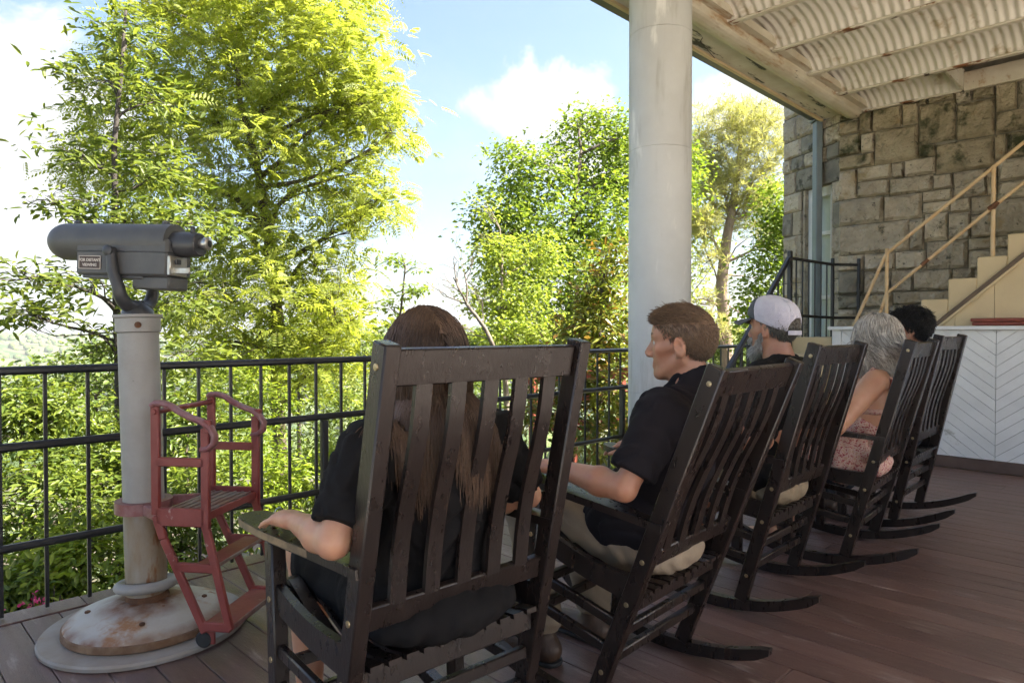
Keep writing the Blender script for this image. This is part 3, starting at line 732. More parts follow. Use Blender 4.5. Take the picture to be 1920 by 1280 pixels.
hp(MB().tube([(XH, 2.56, 1.08), (XH, 2.442, 1.342), (XH, 2.18, 1.97), (XH, 2.15, 2.01), (XH, 1.296, 2.70), (XH, .2, 3.6)], .0165, 12), 'upper_rail')
hp(MB().tube([(XH, 2.40, 1.0), (XH, 2.242, 1.339), (XH, 2.165, 1.595), (XH, 2.13, 1.63), (XH, 1.293, 2.345), (XH, .2, 3.26)], .0155, 12), 'lower_rail')
hp(MB().tube([(XH, 2.162, 1.06), (XH, 2.162, 2.045)], .0175, 12), 'post'); hp(MB().tube([(XH, 1.293, 1.885), (XH, 1.293, 2.705)], .0185, 12), 'post')
hp(MB().tube([(XH - .01, 1.33, 2.33), (XH - .01, 1.293, 2.345), (XH - .01, 1.255, 2.385)], [.018, .028, .018], 10), 'clamp', M['rust'])
hp(MB().tube([(XH, 1.86, 1.862), (XH, 1.80, 1.913)], .0175, 10), 'rusty_sleeve', M['rust'])

# ---- landing with black rail, up to the window bay
ld = thing('cream_landing', 'low cream painted landing with rust stain left of the counter', 'landing', (7.7, 2.9, 0))
child_world(MB().box((7.72, 2.82, .58), (1.05, .44, 1.17), ch=.01).build('landing_box', M['cream']), ld)
for k in range(5):
    child_world(MB().box((5.95 + .25 * k, 2.80, .10 + .2 * k), (.25, .40, .2), ch=.006).build('step', M['cream']), ld)
br = thing('black_stair_railing', 'black metal stair railing rising to the landing by the window', 'railing', (7.2, 3.03, 0))
def bp(b, n): return child_world(b.build(n, M['black_metal'], smooth='auto'), br)
YB_ = 3.03
bp(MB().beam((5.75, YB_, .80), (7.16, YB_, 2.00), .05, .045, ch=.01), 'handrail'); bp(MB().beam((5.85, YB_, .30), (7.16, YB_, 1.44), .03, .03, ch=.006), 'lower_rail')
bp(MB().box((7.18, YB_, 1.35), (.045, .045, 1.45), ch=.006), 'post'); bp(MB().box((5.80, YB_, .42), (.045, .045, .84), ch=.006), 'post')
for k in range(9):
    x = 5.95 + .135 * k; zt = .80 + (x - 5.75) * (1.2 / 1.41)
    bp(MB().box((x, YB_, zt - .23), (.014, .014, .46)), 'baluster')
pA = Vector((7.18, YB_, 0)); pB = Vector((8.02, 2.90, 0)); pC = Vector((8.26, 2.70, 0))
for z in (2.0, 1.40):
    sag = -.02
    bp(MB().beam(pA + Vector((0, 0, z)), pB + Vector((0, 0, z + sag)), .026, .03, ch=.005), 'rail'); bp(MB().beam(pB + Vector((0, 0, z + sag)), pC + Vector((0, 0, z + sag)), .026, .03, ch=.005), 'rail')
for p in (pB, pC): bp(MB().box(p + Vector((0, 0, 1.42)), (.034, .034, 1.26), ch=.005), 'post')
for k in range(1, 7):
    p = pA.lerp(pB, k / 7); bp(MB().box(p + Vector((0, 0, 1.40)), (.013, .013, 1.2)), 'baluster')
# ================================================================= tower viewer
PB = Vector((.925, 3.07, 0)); PT = Vector((.903, 3.092, 1.30))
tv = thing('tower_viewer', 'grey coin operated viewing telescope on silver pole with rusty round base', 'telescope', PB)
def tvp(b, n, m, parent=None, smooth='auto', fix=False):
    o = child_world(b.build(n, M[m], smooth=smooth, fix=fix), tv)
    if parent is not None: o.parent = parent; o.matrix_parent_inverse = Matrix.Identity(4)
    return o
tvp(MB().lathe([(.385, .001), (.387, .014), (.381, .022), (.05, .024)], PB, 72), 'base_plate', 'base_plate')
dome = tvp(MB().lathe([(.300, .056), (.290, .068), (.262, .080), (.20, .100), (.14, .117), (.10, .128), (.06, .132)], PB, 72), 'base_dome', 'base')
tvp(MB().lathe([(.302, .024), (.307, .030), (.306, .052), (.300, .0555)], PB, 72), 'dome_rim', 'base_rim', dome)
for a in (200, 290, 20, 110):
    p = PB + Vector((.215 * math.cos(R(a + 48)), .215 * math.sin(R(a + 48)), .0955)); tvp(MB().lathe([(.011, 0), (.011, .006), (.006, .009)], p, 8), 'base_bolt', 'rust', dome)
AX = (PT - PB).normalized(); AROT = Vector((0, 0, 1)).rotation_difference(AX).to_matrix()
def pole_at(z): return PB + (PT - PB) * (z / 1.30)
tvp(MB().lathe([(.098, -.02), (.085, 0), (.072, .03), (.066, .05)], PB + Vector((0, 0, .127)), 32), 'neck', 'rust')
tr = (AROT @ Euler((R(-5), R(3), 0)).to_matrix())
tor = [(.097 + .025 * math.cos(a), .021 * math.sin(a)) for a in np.linspace(-math.pi, math.pi, 17)]
tvp(MB().lathe(tor, pole_at(.182), 48, tr, cap=False), 'loose_ring', 'pole')
po = tvp(MB().lathe([(.0772, .49), (.0772, .55), (.0768, 1.25)], PB, 40, AROT), 'pole', 'pole')
tvp(MB().lathe([(.0775, .15), (.0775, .4895)], PB, 40, AROT), 'pole_foot', 'pole_foot', po)
tvp(MB().lathe([(.0775, 1.225), (.0845, 1.23), (.0845, 1.285), (.093, 1.289), (.093, 1.300), (.05, 1.302)], PB, 40, AROT), 'collar', 'pole')
cd = -(Vector((0, 0, EYE)) - PB); cdir = Vector((-cd.x, -cd.y, 0)).normalized()
tvp(MB().lathe([(.013, 0), (.013, .006), (.005, .009)], pole_at(1.257) + cdir * .0835, 12, Vector((0, 0, 1)).rotation_difference(cdir).to_matrix()), 'collar_bolt', 'rust')
# head: axis a points up and out to the view, n towards the porch, u up
ha = (RGT * -.975 + Vector((FWD.x, FWD.y, 0)).normalized() * .22).normalized(); hn = Vector((-ha.y, ha.x, 0))
if hn.dot(cdir) < 0: hn = -hn
tilt = R(2.2); fa = (ha * math.cos(tilt) + Vector((0, 0, 1)) * math.sin(tilt)); fu = (Vector((0, 0, 1)) * math.cos(tilt) - ha * math.sin(tilt))
PV = PT + Vector((0, 0, .252)) + fa * .0
HM = Matrix((fa, hn, fu)).transposed()
def hp_(s, n, u): return PV + fa * s + hn * n + fu * u
hd = tvp(MB().box(hp_(.015, 0, -.022), (.435, .148, .15), HM, .010), 'housing', 'viewer')
tvp(MB().box(hp_(-.115, 0, -.122), (.175, .120, .055), HM, .008), 'lower_case', 'viewer', hd); tvp(MB().box(hp_(.06, 0, -.102), (.29, .134, .014), HM, .004), 'lower_case', 'viewer', hd)
tvp(MB().box(hp_(.015, 0, -.0), (.439, .152, .006), HM, .002), 'seam', 'viewer_dark', hd)
LR = Vector((0, 0, 1)).rotation_difference(fa).to_matrix()
prof = [(.0755, -.185), (.0765, -.18), (.0775, .335)] + [(.0775 * math.cos(a), .335 + .085 * math.sin(a)) for a in np.linspace(.1, 1.50, 9)]
tvp(MB().lathe(prof, hp_(0, 0, .044), 40, LR), 'barrel', 'viewer')
ep = tvp(MB().lathe([(.042, -.300), (.047, -.295), (.052, -.25), (.0525, -.175)], hp_(0, .0, .038), 32, LR), 'eyepiece_tube', 'viewer_dark')
tvp(MB().lathe([(.017, -.340), (.026, -.335), (.026, -.320), (.020, -.315), (.020, -.299)], hp_(0, .0, .043), 24, LR), 'eyepiece', 'chrome', ep)
tvp(MB().lathe([(.014, -.3404), (.002, -.3404)], hp_(0, 0, .043), 20, LR), 'eye_lens', 'glass', ep)
tvp(MB().lathe([(.010, 0), (.010, .02), (.006, .026)], hp_(-.27, .012, .085), 10), 'focus_knob', 'viewer_dark', ep)
for s in (.295, -.135): tvp(MB().lathe([(.017, -.008), (.015, .012), (.006, .016)], hp_(s, 0, .118), 12, None), 'sight', 'viewer_dark')
tvp(MB().box(hp_(-.208, .020, -.052), (.016, .10, .078), HM, .003), 'coin_plate', 'chrome', hd); tvp(MB().box(hp_(-.245, .045, -.070), (.085, .008, .026), HM, .003), 'coin_lever', 'chrome', hd)
tvp(MB().box(hp_(-.219, .03, -.035), (.010, .03, .02), HM, .002), 'coin_slot', 'viewer_dark', hd)
LS = .158
pl = tvp(MB().box(hp_(LS, .0752, -.046), (.108, .003, .056), HM, .001), 'name_plate', 'plate', hd)
for du in (-.0255, .0255): tvp(MB().box(hp_(LS, .0768, -.046 + du), (.106, .0016, .0026), HM), 'plate_border', 'plate_text', pl)
for ds in (-.0515, .0515): tvp(MB().box(hp_(LS + ds, .0768, -.046), (.0026, .0016, .0484), HM), 'plate_border', 'plate_text', pl)
for i_, (tx, du) in enumerate((('FOR DISTANT', .004), ('VIEWING', -.016))):
    cu = bpy.data.curves.new('lettering', 'FONT'); cu.body = tx; cu.align_x = 'CENTER'; cu.size = .0166; cu.extrude = .0004; cu.offset = .0005
    o = obj('lettering', cu); me = bpy.data.meshes.new_from_object(o.evaluated_get(bpy.context.evaluated_depsgraph_get())); bpy.data.objects.remove(o); me.materials.clear(); me.materials.append(M['plate_text']); o = obj('lettering', me)
    p = hp_(LS, .0774, -.046 + du); xr = -fa if (-fa).cross(fu).dot(hn) > 0 else fa
    o.matrix_world = Matrix(((xr.x, fu.x, hn.x, p.x), (xr.y, fu.y, hn.y, p.y), (xr.z, fu.z, hn.z, p.z), (0, 0, 0, 1)))
    child_world(o, tv); o.parent = pl; o.matrix_parent_inverse = Matrix.Identity(4)
yk = tvp(MB().lathe([(.062, .0), (.058, .018), (.040, .034), (.02, .05)], PT + Vector((0, 0, .001)), 28), 'yoke_foot', 'viewer_dark')
for sg in (1, -1):
    pts = [PT + Vector((0, 0, .03)) + hn * (sg * .012)]
    for k in range(7):
        a = k / 6 * math.pi / 2; pts.append(PT + Vector((0, 0, .03 + .075 * (1 - math.cos(a)))) + hn * (sg * (.02 + .073 * math.sin(a))) + fa * .006 * k / 6)
    pts.append(PV + fa * .03 + hn * (sg * .094) - fu * .08); pts.append(PV + fa * .045 + hn * (sg * .092) + fu * .012)
    tvp(MB().tube(pts, [.030, .030, .029, .028, .027, .026, .025, .024, .021, .018], 14, ref=ha, flat=1.0), 'yoke_arm', 'viewer_dark', yk)
    tvp(MB().lathe([(.022, 0), (.022, .012), (.012, .018)], PV + fa * .045 + hn * (sg * .098), 16, Vector((0, 0, 1)).rotation_difference(hn * sg).to_matrix()), 'pivot_cap', 'viewer_dark', yk)

# ================================================================= red step stool fixed to the pole
SO = Vector((1.024, 2.911, 0)); s2 = Vector((math.cos(R(37)), math.sin(R(37)), 0)); s1 = Vector((math.sin(R(37)), -math.cos(R(37)), 0))
sk = thing('step_stool', 'red cast iron step stool with handrails clamped to the telescope pole', 'step stool', SO + s1 * .12)
def S3(s, t, z): return SO + s1 * s + s2 * t + Vector((0, 0, z))
def skp(b, n, m, parent=None):
    o = child_world(b.build(n, M[m], smooth='auto', fix=True), sk)
    if parent is not None: o.parent = parent; o.matrix_parent_inverse = Matrix.Identity(4)
    return o
def bar(b, a, c, t, w_=.035, th=.018): b.beam(S3(a[0], t, a[1]), S3(c[0], t, c[1]), th, w_, ref=s2.cross(S3(c[0], t, c[1]) - S3(a[0], t, a[1])), ch=.004); return b
for t in (-.185, .185):
    b = MB()
    bar(b, (0, .95), (0, .53), t); bar(b, (.205, .865), (.205, .48), t)
    bar(b, (0, .735), (.205, .735), t, .034); bar(b, (0, .525), (.205, .525), t, .07)
    bar(b, (0, .53), (.03, .44), t); bar(b, (.03, .44), (.20, .09), t, .032); bar(b, (.205, .49), (.30, .105), t, .032)
    bar(b, (.075, .335), (.245, .335), t, .036); bar(b, (.185, .115), (.305, .115), t, .036)
    for (s, z, ds, dz) in ((.018, .718, .02, -.02), (.187, .718, -.02, -.02), (.018, .56, .02, .02), (.187, .56, -.02, .02)):
        bar(b, (s - ds * .6, z + dz * .0), (s + ds * .5, z - dz * .9), t, .012)
    fr = skp(b, 'side_frame', 'red_iron')
    rail_pts = [(-.012, .948), (.0, .958), (.03, .958), (.065, .948), (.10, .926), (.145, .905), (.19, .890), (.225, .868), (.243, .838), (.240, .808), (.218, .790), (.190, .784)]
    A_ = [S3(s, t - .016, z) for s, z in rail_pts]; B_ = [S3(s, t + .016, z) for s, z in rail_pts]
    skp(MB().tube([S3(s, t, z) for s, z in rail_pts], .0125, 10, ref=s2, flat=1.5), 'handrail', 'red_grip', fr)
    skp(MB().lathe([(.012, 0), (.010, .006)], S3(0, t - .009 if t < 0 else t + .009, .925), 10, Vector((0, 0, 1)).rotation_difference(s2 * (-1 if t < 0 else 1)).to_matrix()), 'bolt', 'red_iron', fr)
    skp(MB().box(S3(.215, t, .872), (.03, .022, .05), Matrix((s1, s2, Vector((0, 0, 1)))).transposed(), .004), 'rail_bracket', 'red_iron', fr)
SM = Matrix((s1, s2, Vector((0, 0, 1)))).transposed()
pf = skp(MB().box(S3(.105, 0, .535), (.205, .352, .010), SM, .002), 'platform', 'tread')
for k in range(6): skp(MB().box(S3(.022 + .033 * k, 0, .5425), (.008, .340, .004), SM), 'tread_rib', 'tread', pf)
skp(MB().box(S3(.205, 0, .528), (.008, .36, .03), SM, .002), 'platform_lip', 'red_iron', pf)
ls = skp(MB().box(S3(.245, 0, .118), (.115, .352, .010), SM, .002), 'lower_step', 'red_iron'); skp(MB().box(S3(.304, 0, .112), (.006, .36, .022), SM, .002), 'step_lip', 'tread', ls)
ms_ = skp(MB().box(S3(.20, 0, .345), (.085, .352, .008), SM, .002), 'middle_step', 'red_iron'); skp(MB().box(S3(.243, 0, .342), (.006, .36, .014), SM, .002), 'step_lip', 'tread', ms_)
skp(MB().tube([S3(0, -.185, .925), S3(0, .185, .925)], .011, 12), 'cross_bar', 'red_iron')
for t in (-.17, .17):
    wf = skp(MB().box(S3(.205, t, .078), (.05, .012, .075), SM, .003), 'wheel_fork', 'red_iron')
    skp(MB().lathe([(.006, -.011), (.028, -.010), (.032, -.006), (.032, .006), (.028, .010), (.006, .011)], S3(.185, t, .058), 24, Vector((0, 0, 1)).rotation_difference(s2).to_matrix()), 'wheel', 'rubber', wf)
pr = pole_at(.49)
cl_ = [pr + Vector((math.cos(a), math.sin(a), 0)) * .094 for a in np.linspace(0, 2 * math.pi, 33)]
ring = MB(); A_ = [Vector((.080 * math.cos(a), .080 * math.sin(a), 0)) + pr for a in np.linspace(0, 2 * math.pi, 41)]; B_ = [Vector((.108 * math.cos(a), .108 * math.sin(a), 0)) + pr for a in np.linspace(0, 2 * math.pi, 41)]
ring.sheet(A_, B_, (0, 0, .046)); rg = skp(ring, 'clamp_ring', 'red_grip')
for t in (-.085, .085):
    skp(MB().beam(pr + s1 * .07 + s2 * t + Vector((0, 0, .024)), S3(.01, t * 1.9, .512), .022, .044, ch=.004), 'clamp_arm', 'red_grip', rg)

# ================================================================= rocking chairs
LEAN0 = R(15.5); RKY, RKR = .16, 1.0
def back_y(z): return -(z - .09) * math.tan(LEAN0)
CHW = .294
def make_chair():
    """parts as (name, mesh, parent index or None) in chair space: y forward, origin between the feet of the back posts"""
    out_ = []
    def p(name, b, m='chair', parent=None, smooth='auto', fix=True):
        me = b.mesh(name, M[m], smooth)
        if fix:
            bm = bmesh.new(); bm.from_mesh(me); bmesh.ops.recalc_face_normals(bm, faces=bm.faces); bm.to_mesh(me); bm.free()
        if smooth == 'auto': me.set_sharp_from_angle(angle=R(38))
        out_.append((name, me, parent)); return len(out_) - 1
    bx_ = Vector((0, back_y(1.09), 1)).normalized()
    axb = Vector((0, -math.sin(LEAN0), math.cos(LEAN0))); fxb = Vector((0, math.cos(LEAN0), math.sin(LEAN0)))
    for sg in (-1, 1):
        x = sg * CHW
        ip = p('back_post', MB().beam((x, back_y(.055), .055), (x, back_y(1.18), 1.18), .041, .054, ref=fxb, ch=.004))
        for zb_ in (1.13, .565, .418, .172):
            c_ = Vector((x + sg * .0205, back_y(zb_), zb_))
            p('bolt', MB().lathe([(.0085, 0), (.0078, .0025), (.004, .0032)], c_, 10, Vector((0, 0, 1)).rotation_difference(Vector((sg, 0, 0))).to_matrix()), 'bolt', ip)
        il = p('front_leg', MB().beam((x, .305, .045), (x, .305, .672), .041, .05, ref=(0, 1, 0), ch=.004))
        for zb_ in (.52, .36, .27):
            p('bolt', MB().lathe([(.0085, 0), (.0078, .0025)], Vector((x + sg * .0205, .305, zb_)), 10, Vector((0, 0, 1)).rotation_difference(Vector((sg, 0, 0))).to_matrix()), 'bolt', il)
        # rocker: a bent runner
        yy = np.linspace(-.325, .60, 22); lo = []; hi = []
        for y in yy:
            a = math.asin((y - RKY) / RKR); t = min(1, min(y + .325, .60 - y) / .03)
            lo.append(Vector((x - .017, y, RKR - RKR * math.cos(a) + .010 * (1 - t)))); hi.append(Vector((x - .017, y - .0 * a, RKR - (RKR - .047) * math.cos(a) - .008 * (1 - t))))
        p('rocker', MB().sheet(lo, hi, (.034, 0, 0)))
        # arm: a shaped board, broad in front
        A_ = []; B_ = []
        prof_ = [(-.185, .024, .026), (-.10, .028, .028), (.0, .036, .030), (.12, .048, .034), (.24, .058, .040), (.34, .060, .042), (.40, .056, .038), (.430, .042, .026), (.440, .024, .010)]
        for y, wo, wi in prof_:
            z = .672 + (y + .185) * .062
            A_.append(Vector((x + sg * (.004 + wo), y, z))); B_.append(Vector((x + sg * .004 - sg * wi, y, z)))
        p('arm', MB().sheet(A_, B_, (0, 0, .023)))
        # side seat rail, scooped
        lo = []; hi = []
        for k in range(9):
            u = k / 8; y = -.105 + .385 * u
            zt = .505 + .055 * u - .020 * math.sin(math.pi * u); zb = .425 + .065 * u - .012 * math.sin(math.pi * u)
            lo.append(Vector((x - .0115, y, zb))); hi.append(Vector((x - .0115, y, zt)))
        p('seat_rail', MB().sheet(lo, hi, (.023, 0, 0)))
        p('side_stretcher', MB().beam((x, back_y(.335) + .02, .338), (x, .283, .385), .022, .034, ch=.004)); p('side_stretcher', MB().beam((x, back_y(.24) + .02, .245), (x, .283, .288), .022, .034, ch=.004))
    W_ = CHW * 2 - .043
    def cross(name, y, z, sy, sz, tiltv=None, ch=.004):
        p(name, MB().beam((-W_ / 2, y, z), (W_ / 2, y, z), sy, sz, ref=tiltv or (0, 0, 1), ch=ch))
    zt = 1.128; cross('top_rail', back_y(zt) + .002, zt, .024, .082, axb)
    zl = .562; cross('bottom_rail', back_y(zl) + .004, zl, .024, .062, axb)
    cross('rear_seat_rail', back_y(.405) + .004, .403, .024, .055); cross('front_seat_rail', .300, .512, .024, .060)
    cross('rear_stretcher', back_y(.30), .305, .024, .034); cross('rear_stretcher', back_y(.20), .205, .024, .034)
    cross('front_stretcher', .305, .335, .024, .034); cross('front_stretcher', .305, .235, .024, .034)
    zz2 = np.linspace(.585, 1.095, 12)
    for k in range(5):
        x = (k - 2) * (W_ / 5.62); A_ = []; B_ = []
        for z in zz2:
            u = (z - .585) / .51; off = .012 * math.sin(math.pi * min(1, u / .62)) * (1 if u < .62 else 0) - .006 * math.sin(math.pi * max(0, (u - .62) / .38))
            y = back_y(z) + off + .004
            A_.append(Vector((x - .0215, y, z))); B_.append(Vector((x + .0215, y, z)))
        p('back_slat', MB().sheet(A_, B_, fxb * -.013))
    sy_ = [(-.128, .437), (-.10, .436), (-.05, .428), (.02, .432), (.10, .452), (.18, .486), (.25, .522), (.295, .545), (.325, .548), (.343, .538), (.348, .520)]
    ns = 11
    for k in range(ns):
        x = (k - (ns - 1) / 2) * (W_ - .01) / ns
        A_ = [Vector((x - .0175, y, z)) for y, z in sy_]; B_ = [Vector((x + .0175, y, z)) for y, z in sy_]
        p('seat_slat', MB().sheet(A_, B_, (0, 0, .013)))
    return out_
chair_parts = make_chair()
CH = [  # x, y, yaw, lean, label
    (1.124, 1.403, -3.0, 12.0, 'near dark wooden rocking chair holding the long haired woman'),
    (2.019, 1.357, 2.9, 21.2, 'tilted back dark rocking chair of the man in khaki trousers'),
    (3.113, 1.395, 1.6, 15.5, 'dark rocking chair of the man in the white cap'),
    (4.035, 1.292, 4.1, 14.8, 'dark rocking chair of the woman in the floral dress'),
    (4.935, 1.304, 0.5, 12.0, 'farthest dark rocking chair, nearest to the white counter')]
CHX = []
for x, y, yw, ln, lb in CH:
    th = R(ln) - LEAN0; Rx = Matrix.Rotation(th, 3, 'X'); Rz = Matrix.Rotation(R(yw), 3, 'Z')
    p0 = Rx @ Vector((0, 0, .09)); cz = (Rx @ Vector((0, RKY, RKR))).z; lz = RKR - cz
    q = Rz @ p0; loc = Vector((x - q.x, y - q.y, lz + .001))
    root = thing('rocking_chair', lb, 'rocking chair', loc, 'rocking chairs in a row facing the railing', (th, 0, R(yw)))
    made = []
    for n_, me, par in chair_parts:
        o = obj(n_, me, root if par is None else made[par]); made.append(o)
    if len(CHX) == 0:                       # the nearest chair's left arm has its edge worn to bare wood
        A_ = []; B_ = []
        for y, wo in ((.02, .0375), (.12, .048), (.24, .058), (.34, .060), (.40, .056), (.430, .042), (.441, .024)):
            z = .672 + (y + .185) * .062; A_.append(Vector((-CHW - .004 - wo, y, z + .003))); B_.append(Vector((-CHW - .004 - wo, y, z + .021)))
        MB().sheet(A_, B_, (-.0016, .0006, 0)).build('worn_edge', M['chair_worn'], made[[k for k, q_ in enumerate(chair_parts) if q_[0] == 'arm'][0]], fix=True)
    CHX.append((Rx, Rz, loc))
def in_chair(i, x, y, z):
    """chair-space point to a point of the place"""
    Rx, Rz, loc = CHX[i]; return loc + Rz @ (Rx @ Vector((x, y, z)))
# ================================================================= people
class Sdf:
    """a solid from smoothly joined round cones and ellipsoids on a grid, skinned into one surface"""
    def __init__(s, lo, hi, h):
        s.h = h; s.lo = np.array(lo, float); s.n = np.ceil((np.array(hi) - s.lo) / h).astype(int) + 1
        s.g = np.full(s.n, 1.0, np.float32)
    def sub(s, lo, hi):
        a = np.clip(np.floor((lo - s.lo) / s.h).astype(int), 0, s.n); b = np.clip(np.ceil((hi - s.lo) / s.h).astype(int) + 1, 0, s.n)
        if (b <= a).any(): return None, None
        ax = [s.lo[i] + s.h * np.arange(a[i], b[i]) for i in range(3)]
        P = np.stack(np.meshgrid(*ax, indexing='ij'), -1).astype(np.float32)
        return tuple(slice(a[i], b[i]) for i in range(3)), P
    @staticmethod
    def smin(a, b, k):
        if k <= 0: return np.minimum(a, b)
        h = np.clip(.5 + .5 * (b - a) / k, 0, 1); return b * (1 - h) + a * h - k * h * (1 - h)
    def put(s, sl, d, k):
        g = s.g[sl]; s.g[sl] = s.smin(g, d, k)
    def cone(s, a, b, ra, rb, k=.02, flat=None):
        """round cone; flat=(dir, f): squash the section along dir by f"""
        a = np.array(a, float); b = np.array(b, float); m = max(ra, rb) * 1.7 + k + .01
        sl, P = s.sub(np.minimum(a, b) - m, np.maximum(a, b) + m)
        if sl is None: return
        ab = b - a; L2 = max(ab @ ab, 1e-9); t = np.clip(((P - a) @ ab) / L2, 0, 1)
        q = P - (a + t[..., None] * ab)
        if flat is not None:
            d = np.array(flat[0], float); d /= np.linalg.norm(d); c = q @ d; q = q + (c * (1 / flat[1] - 1))[..., None] * d
            s.put(sl, (np.linalg.norm(q, axis=-1) - (ra + (rb - ra) * t)) * min(1, flat[1]), k)
        else: s.put(sl, np.linalg.norm(q, axis=-1) - (ra + (rb - ra) * t), k)
    def ell(s, c, r, rot=None, k=.02, minus=False):
        c = np.array(c, float); r = np.array(r, float); m = r.max() + k + .015
        sl, P = s.sub(c - m, c + m)
        if sl is None: return
        q = P - c
        if rot is not None: q = q @ np.array(rot)          # rot columns are the axes
        k0 = np.linalg.norm(q / r, axis=-1); k1 = np.linalg.norm(q / (r * r), axis=-1) + 1e-9
        d = k0 * (k0 - 1) / k1
        if minus: g = s.g[sl]; s.g[sl] = -s.smin(-g, d, k)
        else: s.put(sl, d, k)
    def cut(s, p, n):
        """keep the side that n points away from"""
        ax = [s.lo[i] + s.h * np.arange(s.n[i]) for i in range(3)]
        d = ((ax[0] - p[0]) * n[0])[:, None, None] + ((ax[1] - p[1]) * n[1])[None, :, None] + ((ax[2] - p[2]) * n[2])[None, None, :]
        s.g = np.maximum(s.g, d.astype(np.float32))
    def hem(s, p, n, rad):
        """clean cut near p only: a sleeve's end"""
        p = np.array(p, float); n = np.array(n, float); n /= np.linalg.norm(n); sl, P = s.sub(p - rad, p + rad)
        q = P - p; d = q @ n; m = (np.linalg.norm(q, axis=-1) < rad); g = s.g[sl]; g[m] = np.maximum(g[m], d[m]); s.g[sl] = g
    def ripple(s, amp, f, seed, axis_scale=(1, 1, 1)):
        """cloth folds: sums of waves added near the surface"""
        r_ = np.random.default_rng(seed); ax = [s.lo[i] + s.h * np.arange(s.n[i]) for i in range(3)]
        idx = np.nonzero(np.abs(s.g) < amp * 4 + s.h * 2); P = np.stack([ax[i][idx[i]] for i in range(3)], -1) * np.array(axis_scale)
        v = np.zeros(len(P))
        warp = sum(np.sin(P @ r_.normal(0, f * .35, 3) + r_.random() * 6.28)[:, None] * r_.normal(0, .03, 3) for _ in range(4))
        for _ in range(5):
            kd = r_.normal(0, 1, 3); kd *= f * r_.uniform(.6, 1.5) / np.linalg.norm(kd); wv = np.sin((P + warp) @ kd + r_.random() * 6.28); v += 1 - 2 * np.abs(wv) ** .8
        s.g[idx] += (amp * v / 3).astype(np.float32)
    def skin(s):
        g = s.g; ins = g < 0; nx, ny, nz = g.shape
        cnt = sum(ins[i:nx - 1 + i, j:ny - 1 + j, k:nz - 1 + k].astype(np.int8) for i in (0, 1) for j in (0, 1) for k in (0, 1))
        act = (cnt > 0) & (cnt < 8); ci = np.argwhere(act); vid = np.full(act.shape, -1, np.int32); vid[act] = np.arange(len(ci))
        cor = [(i, j, k) for i in (0, 1) for j in (0, 1) for k in (0, 1)]
        val = {c: g[ci[:, 0] + c[0], ci[:, 1] + c[1], ci[:, 2] + c[2]] for c in cor}
        acc = np.zeros((len(ci), 3)); num = np.zeros(len(ci))
        for a in cor:
            for ax in range(3):
                if a[ax]: continue
                b = list(a); b[ax] = 1; b = tuple(b); va, vb = val[a], val[b]; m = (va < 0) != (vb < 0)
                t = np.where(m, va / np.where(m, va - vb, 1), 0); pt = np.array(a, float)[None, :] + np.zeros((len(ci), 1)); pt[:, ax] += t
                acc += pt * m[:, None]; num += m
        V = s.lo + (ci + acc / num[:, None]) * s.h
        F = []
        for ax in range(3):
            o1, o2 = (ax + 1) % 3, (ax + 2) % 3
            sl0 = [slice(1, -1)] * 3; sl1 = [slice(1, -1)] * 3; sl0[ax] = slice(0, -1); sl1[ax] = slice(1, None)
            a_, b_ = ins[tuple(sl0)], ins[tuple(sl1)]; e = np.argwhere(a_ != b_); 
            off = np.ones(3, int); off[ax] = 0; e = e + off
            inside_first = ins[e[:, 0], e[:, 1], e[:, 2]]
            q = []
            for d1, d2 in ((0, 0), (1, 0), (1, 1), (0, 1)):
                c = e.copy(); c[:, o1] -= d1; c[:, o2] -= d2
                c_ok = np.minimum(c, np.array(vid.shape) - 1); q.append(vid[c_ok[:, 0], c_ok[:, 1], c_ok[:, 2]])
            q = np.stack(q, -1); q[~inside_first] = q[~inside_first][:, ::-1]; F.append(q[(q >= 0).all(1)])
        return V, np.vstack(F)
def frame_from(fwd, up):
    f = np.array(fwd, float); f /= np.linalg.norm(f); u = np.array(up, float); u -= f * (u @ f); u /= np.linalg.norm(u)
    return np.stack([np.cross(f, u), f, u], 1)             # columns: right, forward, up
def hand(S, wrist, fwd, up, side, curl=.35, s=1.0, spread=.10):
    """palm and five bent fingers; side=+1 for a right hand; up is the back of the hand"""
    Fm = frame_from(fwd, up); W = np.array(wrist, float)
    def q(x, y, z): return W + Fm @ (np.array((x * side, y, z)) * s)
    S.cone(q(-.012, .01, 0), q(-.018, .075, 0), .021 * s, .017 * s, .012); S.cone(q(.012, .01, 0), q(.018, .070, -.002), .021 * s, .016 * s, .012)
    S.cone(q(0, .03, .002), q(0, .07, .001), .022 * s, .019 * s, .012)
    for k, (x, y0, ln, r_) in enumerate(((-.030, .078, .068, .0085), (-.010, .084, .078, .009), (.010, .080, .072, .0087), (.029, .070, .056, .0078))):
        a = q(x, y0 - .012, .002); ang = 0.10; yaw = (-x) * spread * 12
        d = np.array((x * 4.5, 1, 0)); d /= np.linalg.norm(d); p = np.array((x, y0 - .012, .002))
        for j, f_ in enumerate((.46, .30, .24)):
            ang += curl * (1.0, 1.15, .9)[j]; stp = ln * f_ + (.012 if j == 0 else 0)
            p2 = p + stp * np.array((d[0], d[1] * math.cos(ang), -math.sin(ang))); S.cone(q(*p), q(*p2), r_ * s * (1 - .07 * j), r_ * s * (.95 - .09 * j), .004); p = p2
    t0 = np.array((-.028, .022, -.006)); t1 = t0 + (-.024, .030, -.010); t2 = t1 + (-.006, .030, -.008); t3 = t2 + (.004, .022, -.006)
    S.cone(q(*t0), q(*t1), .0125 * s, .0105 * s, .010); S.cone(q(*t1), q(*t2), .0105 * s, .0095 * s, .004); S.cone(q(*t2), q(*t3), .0095 * s, .0075 * s, .003)
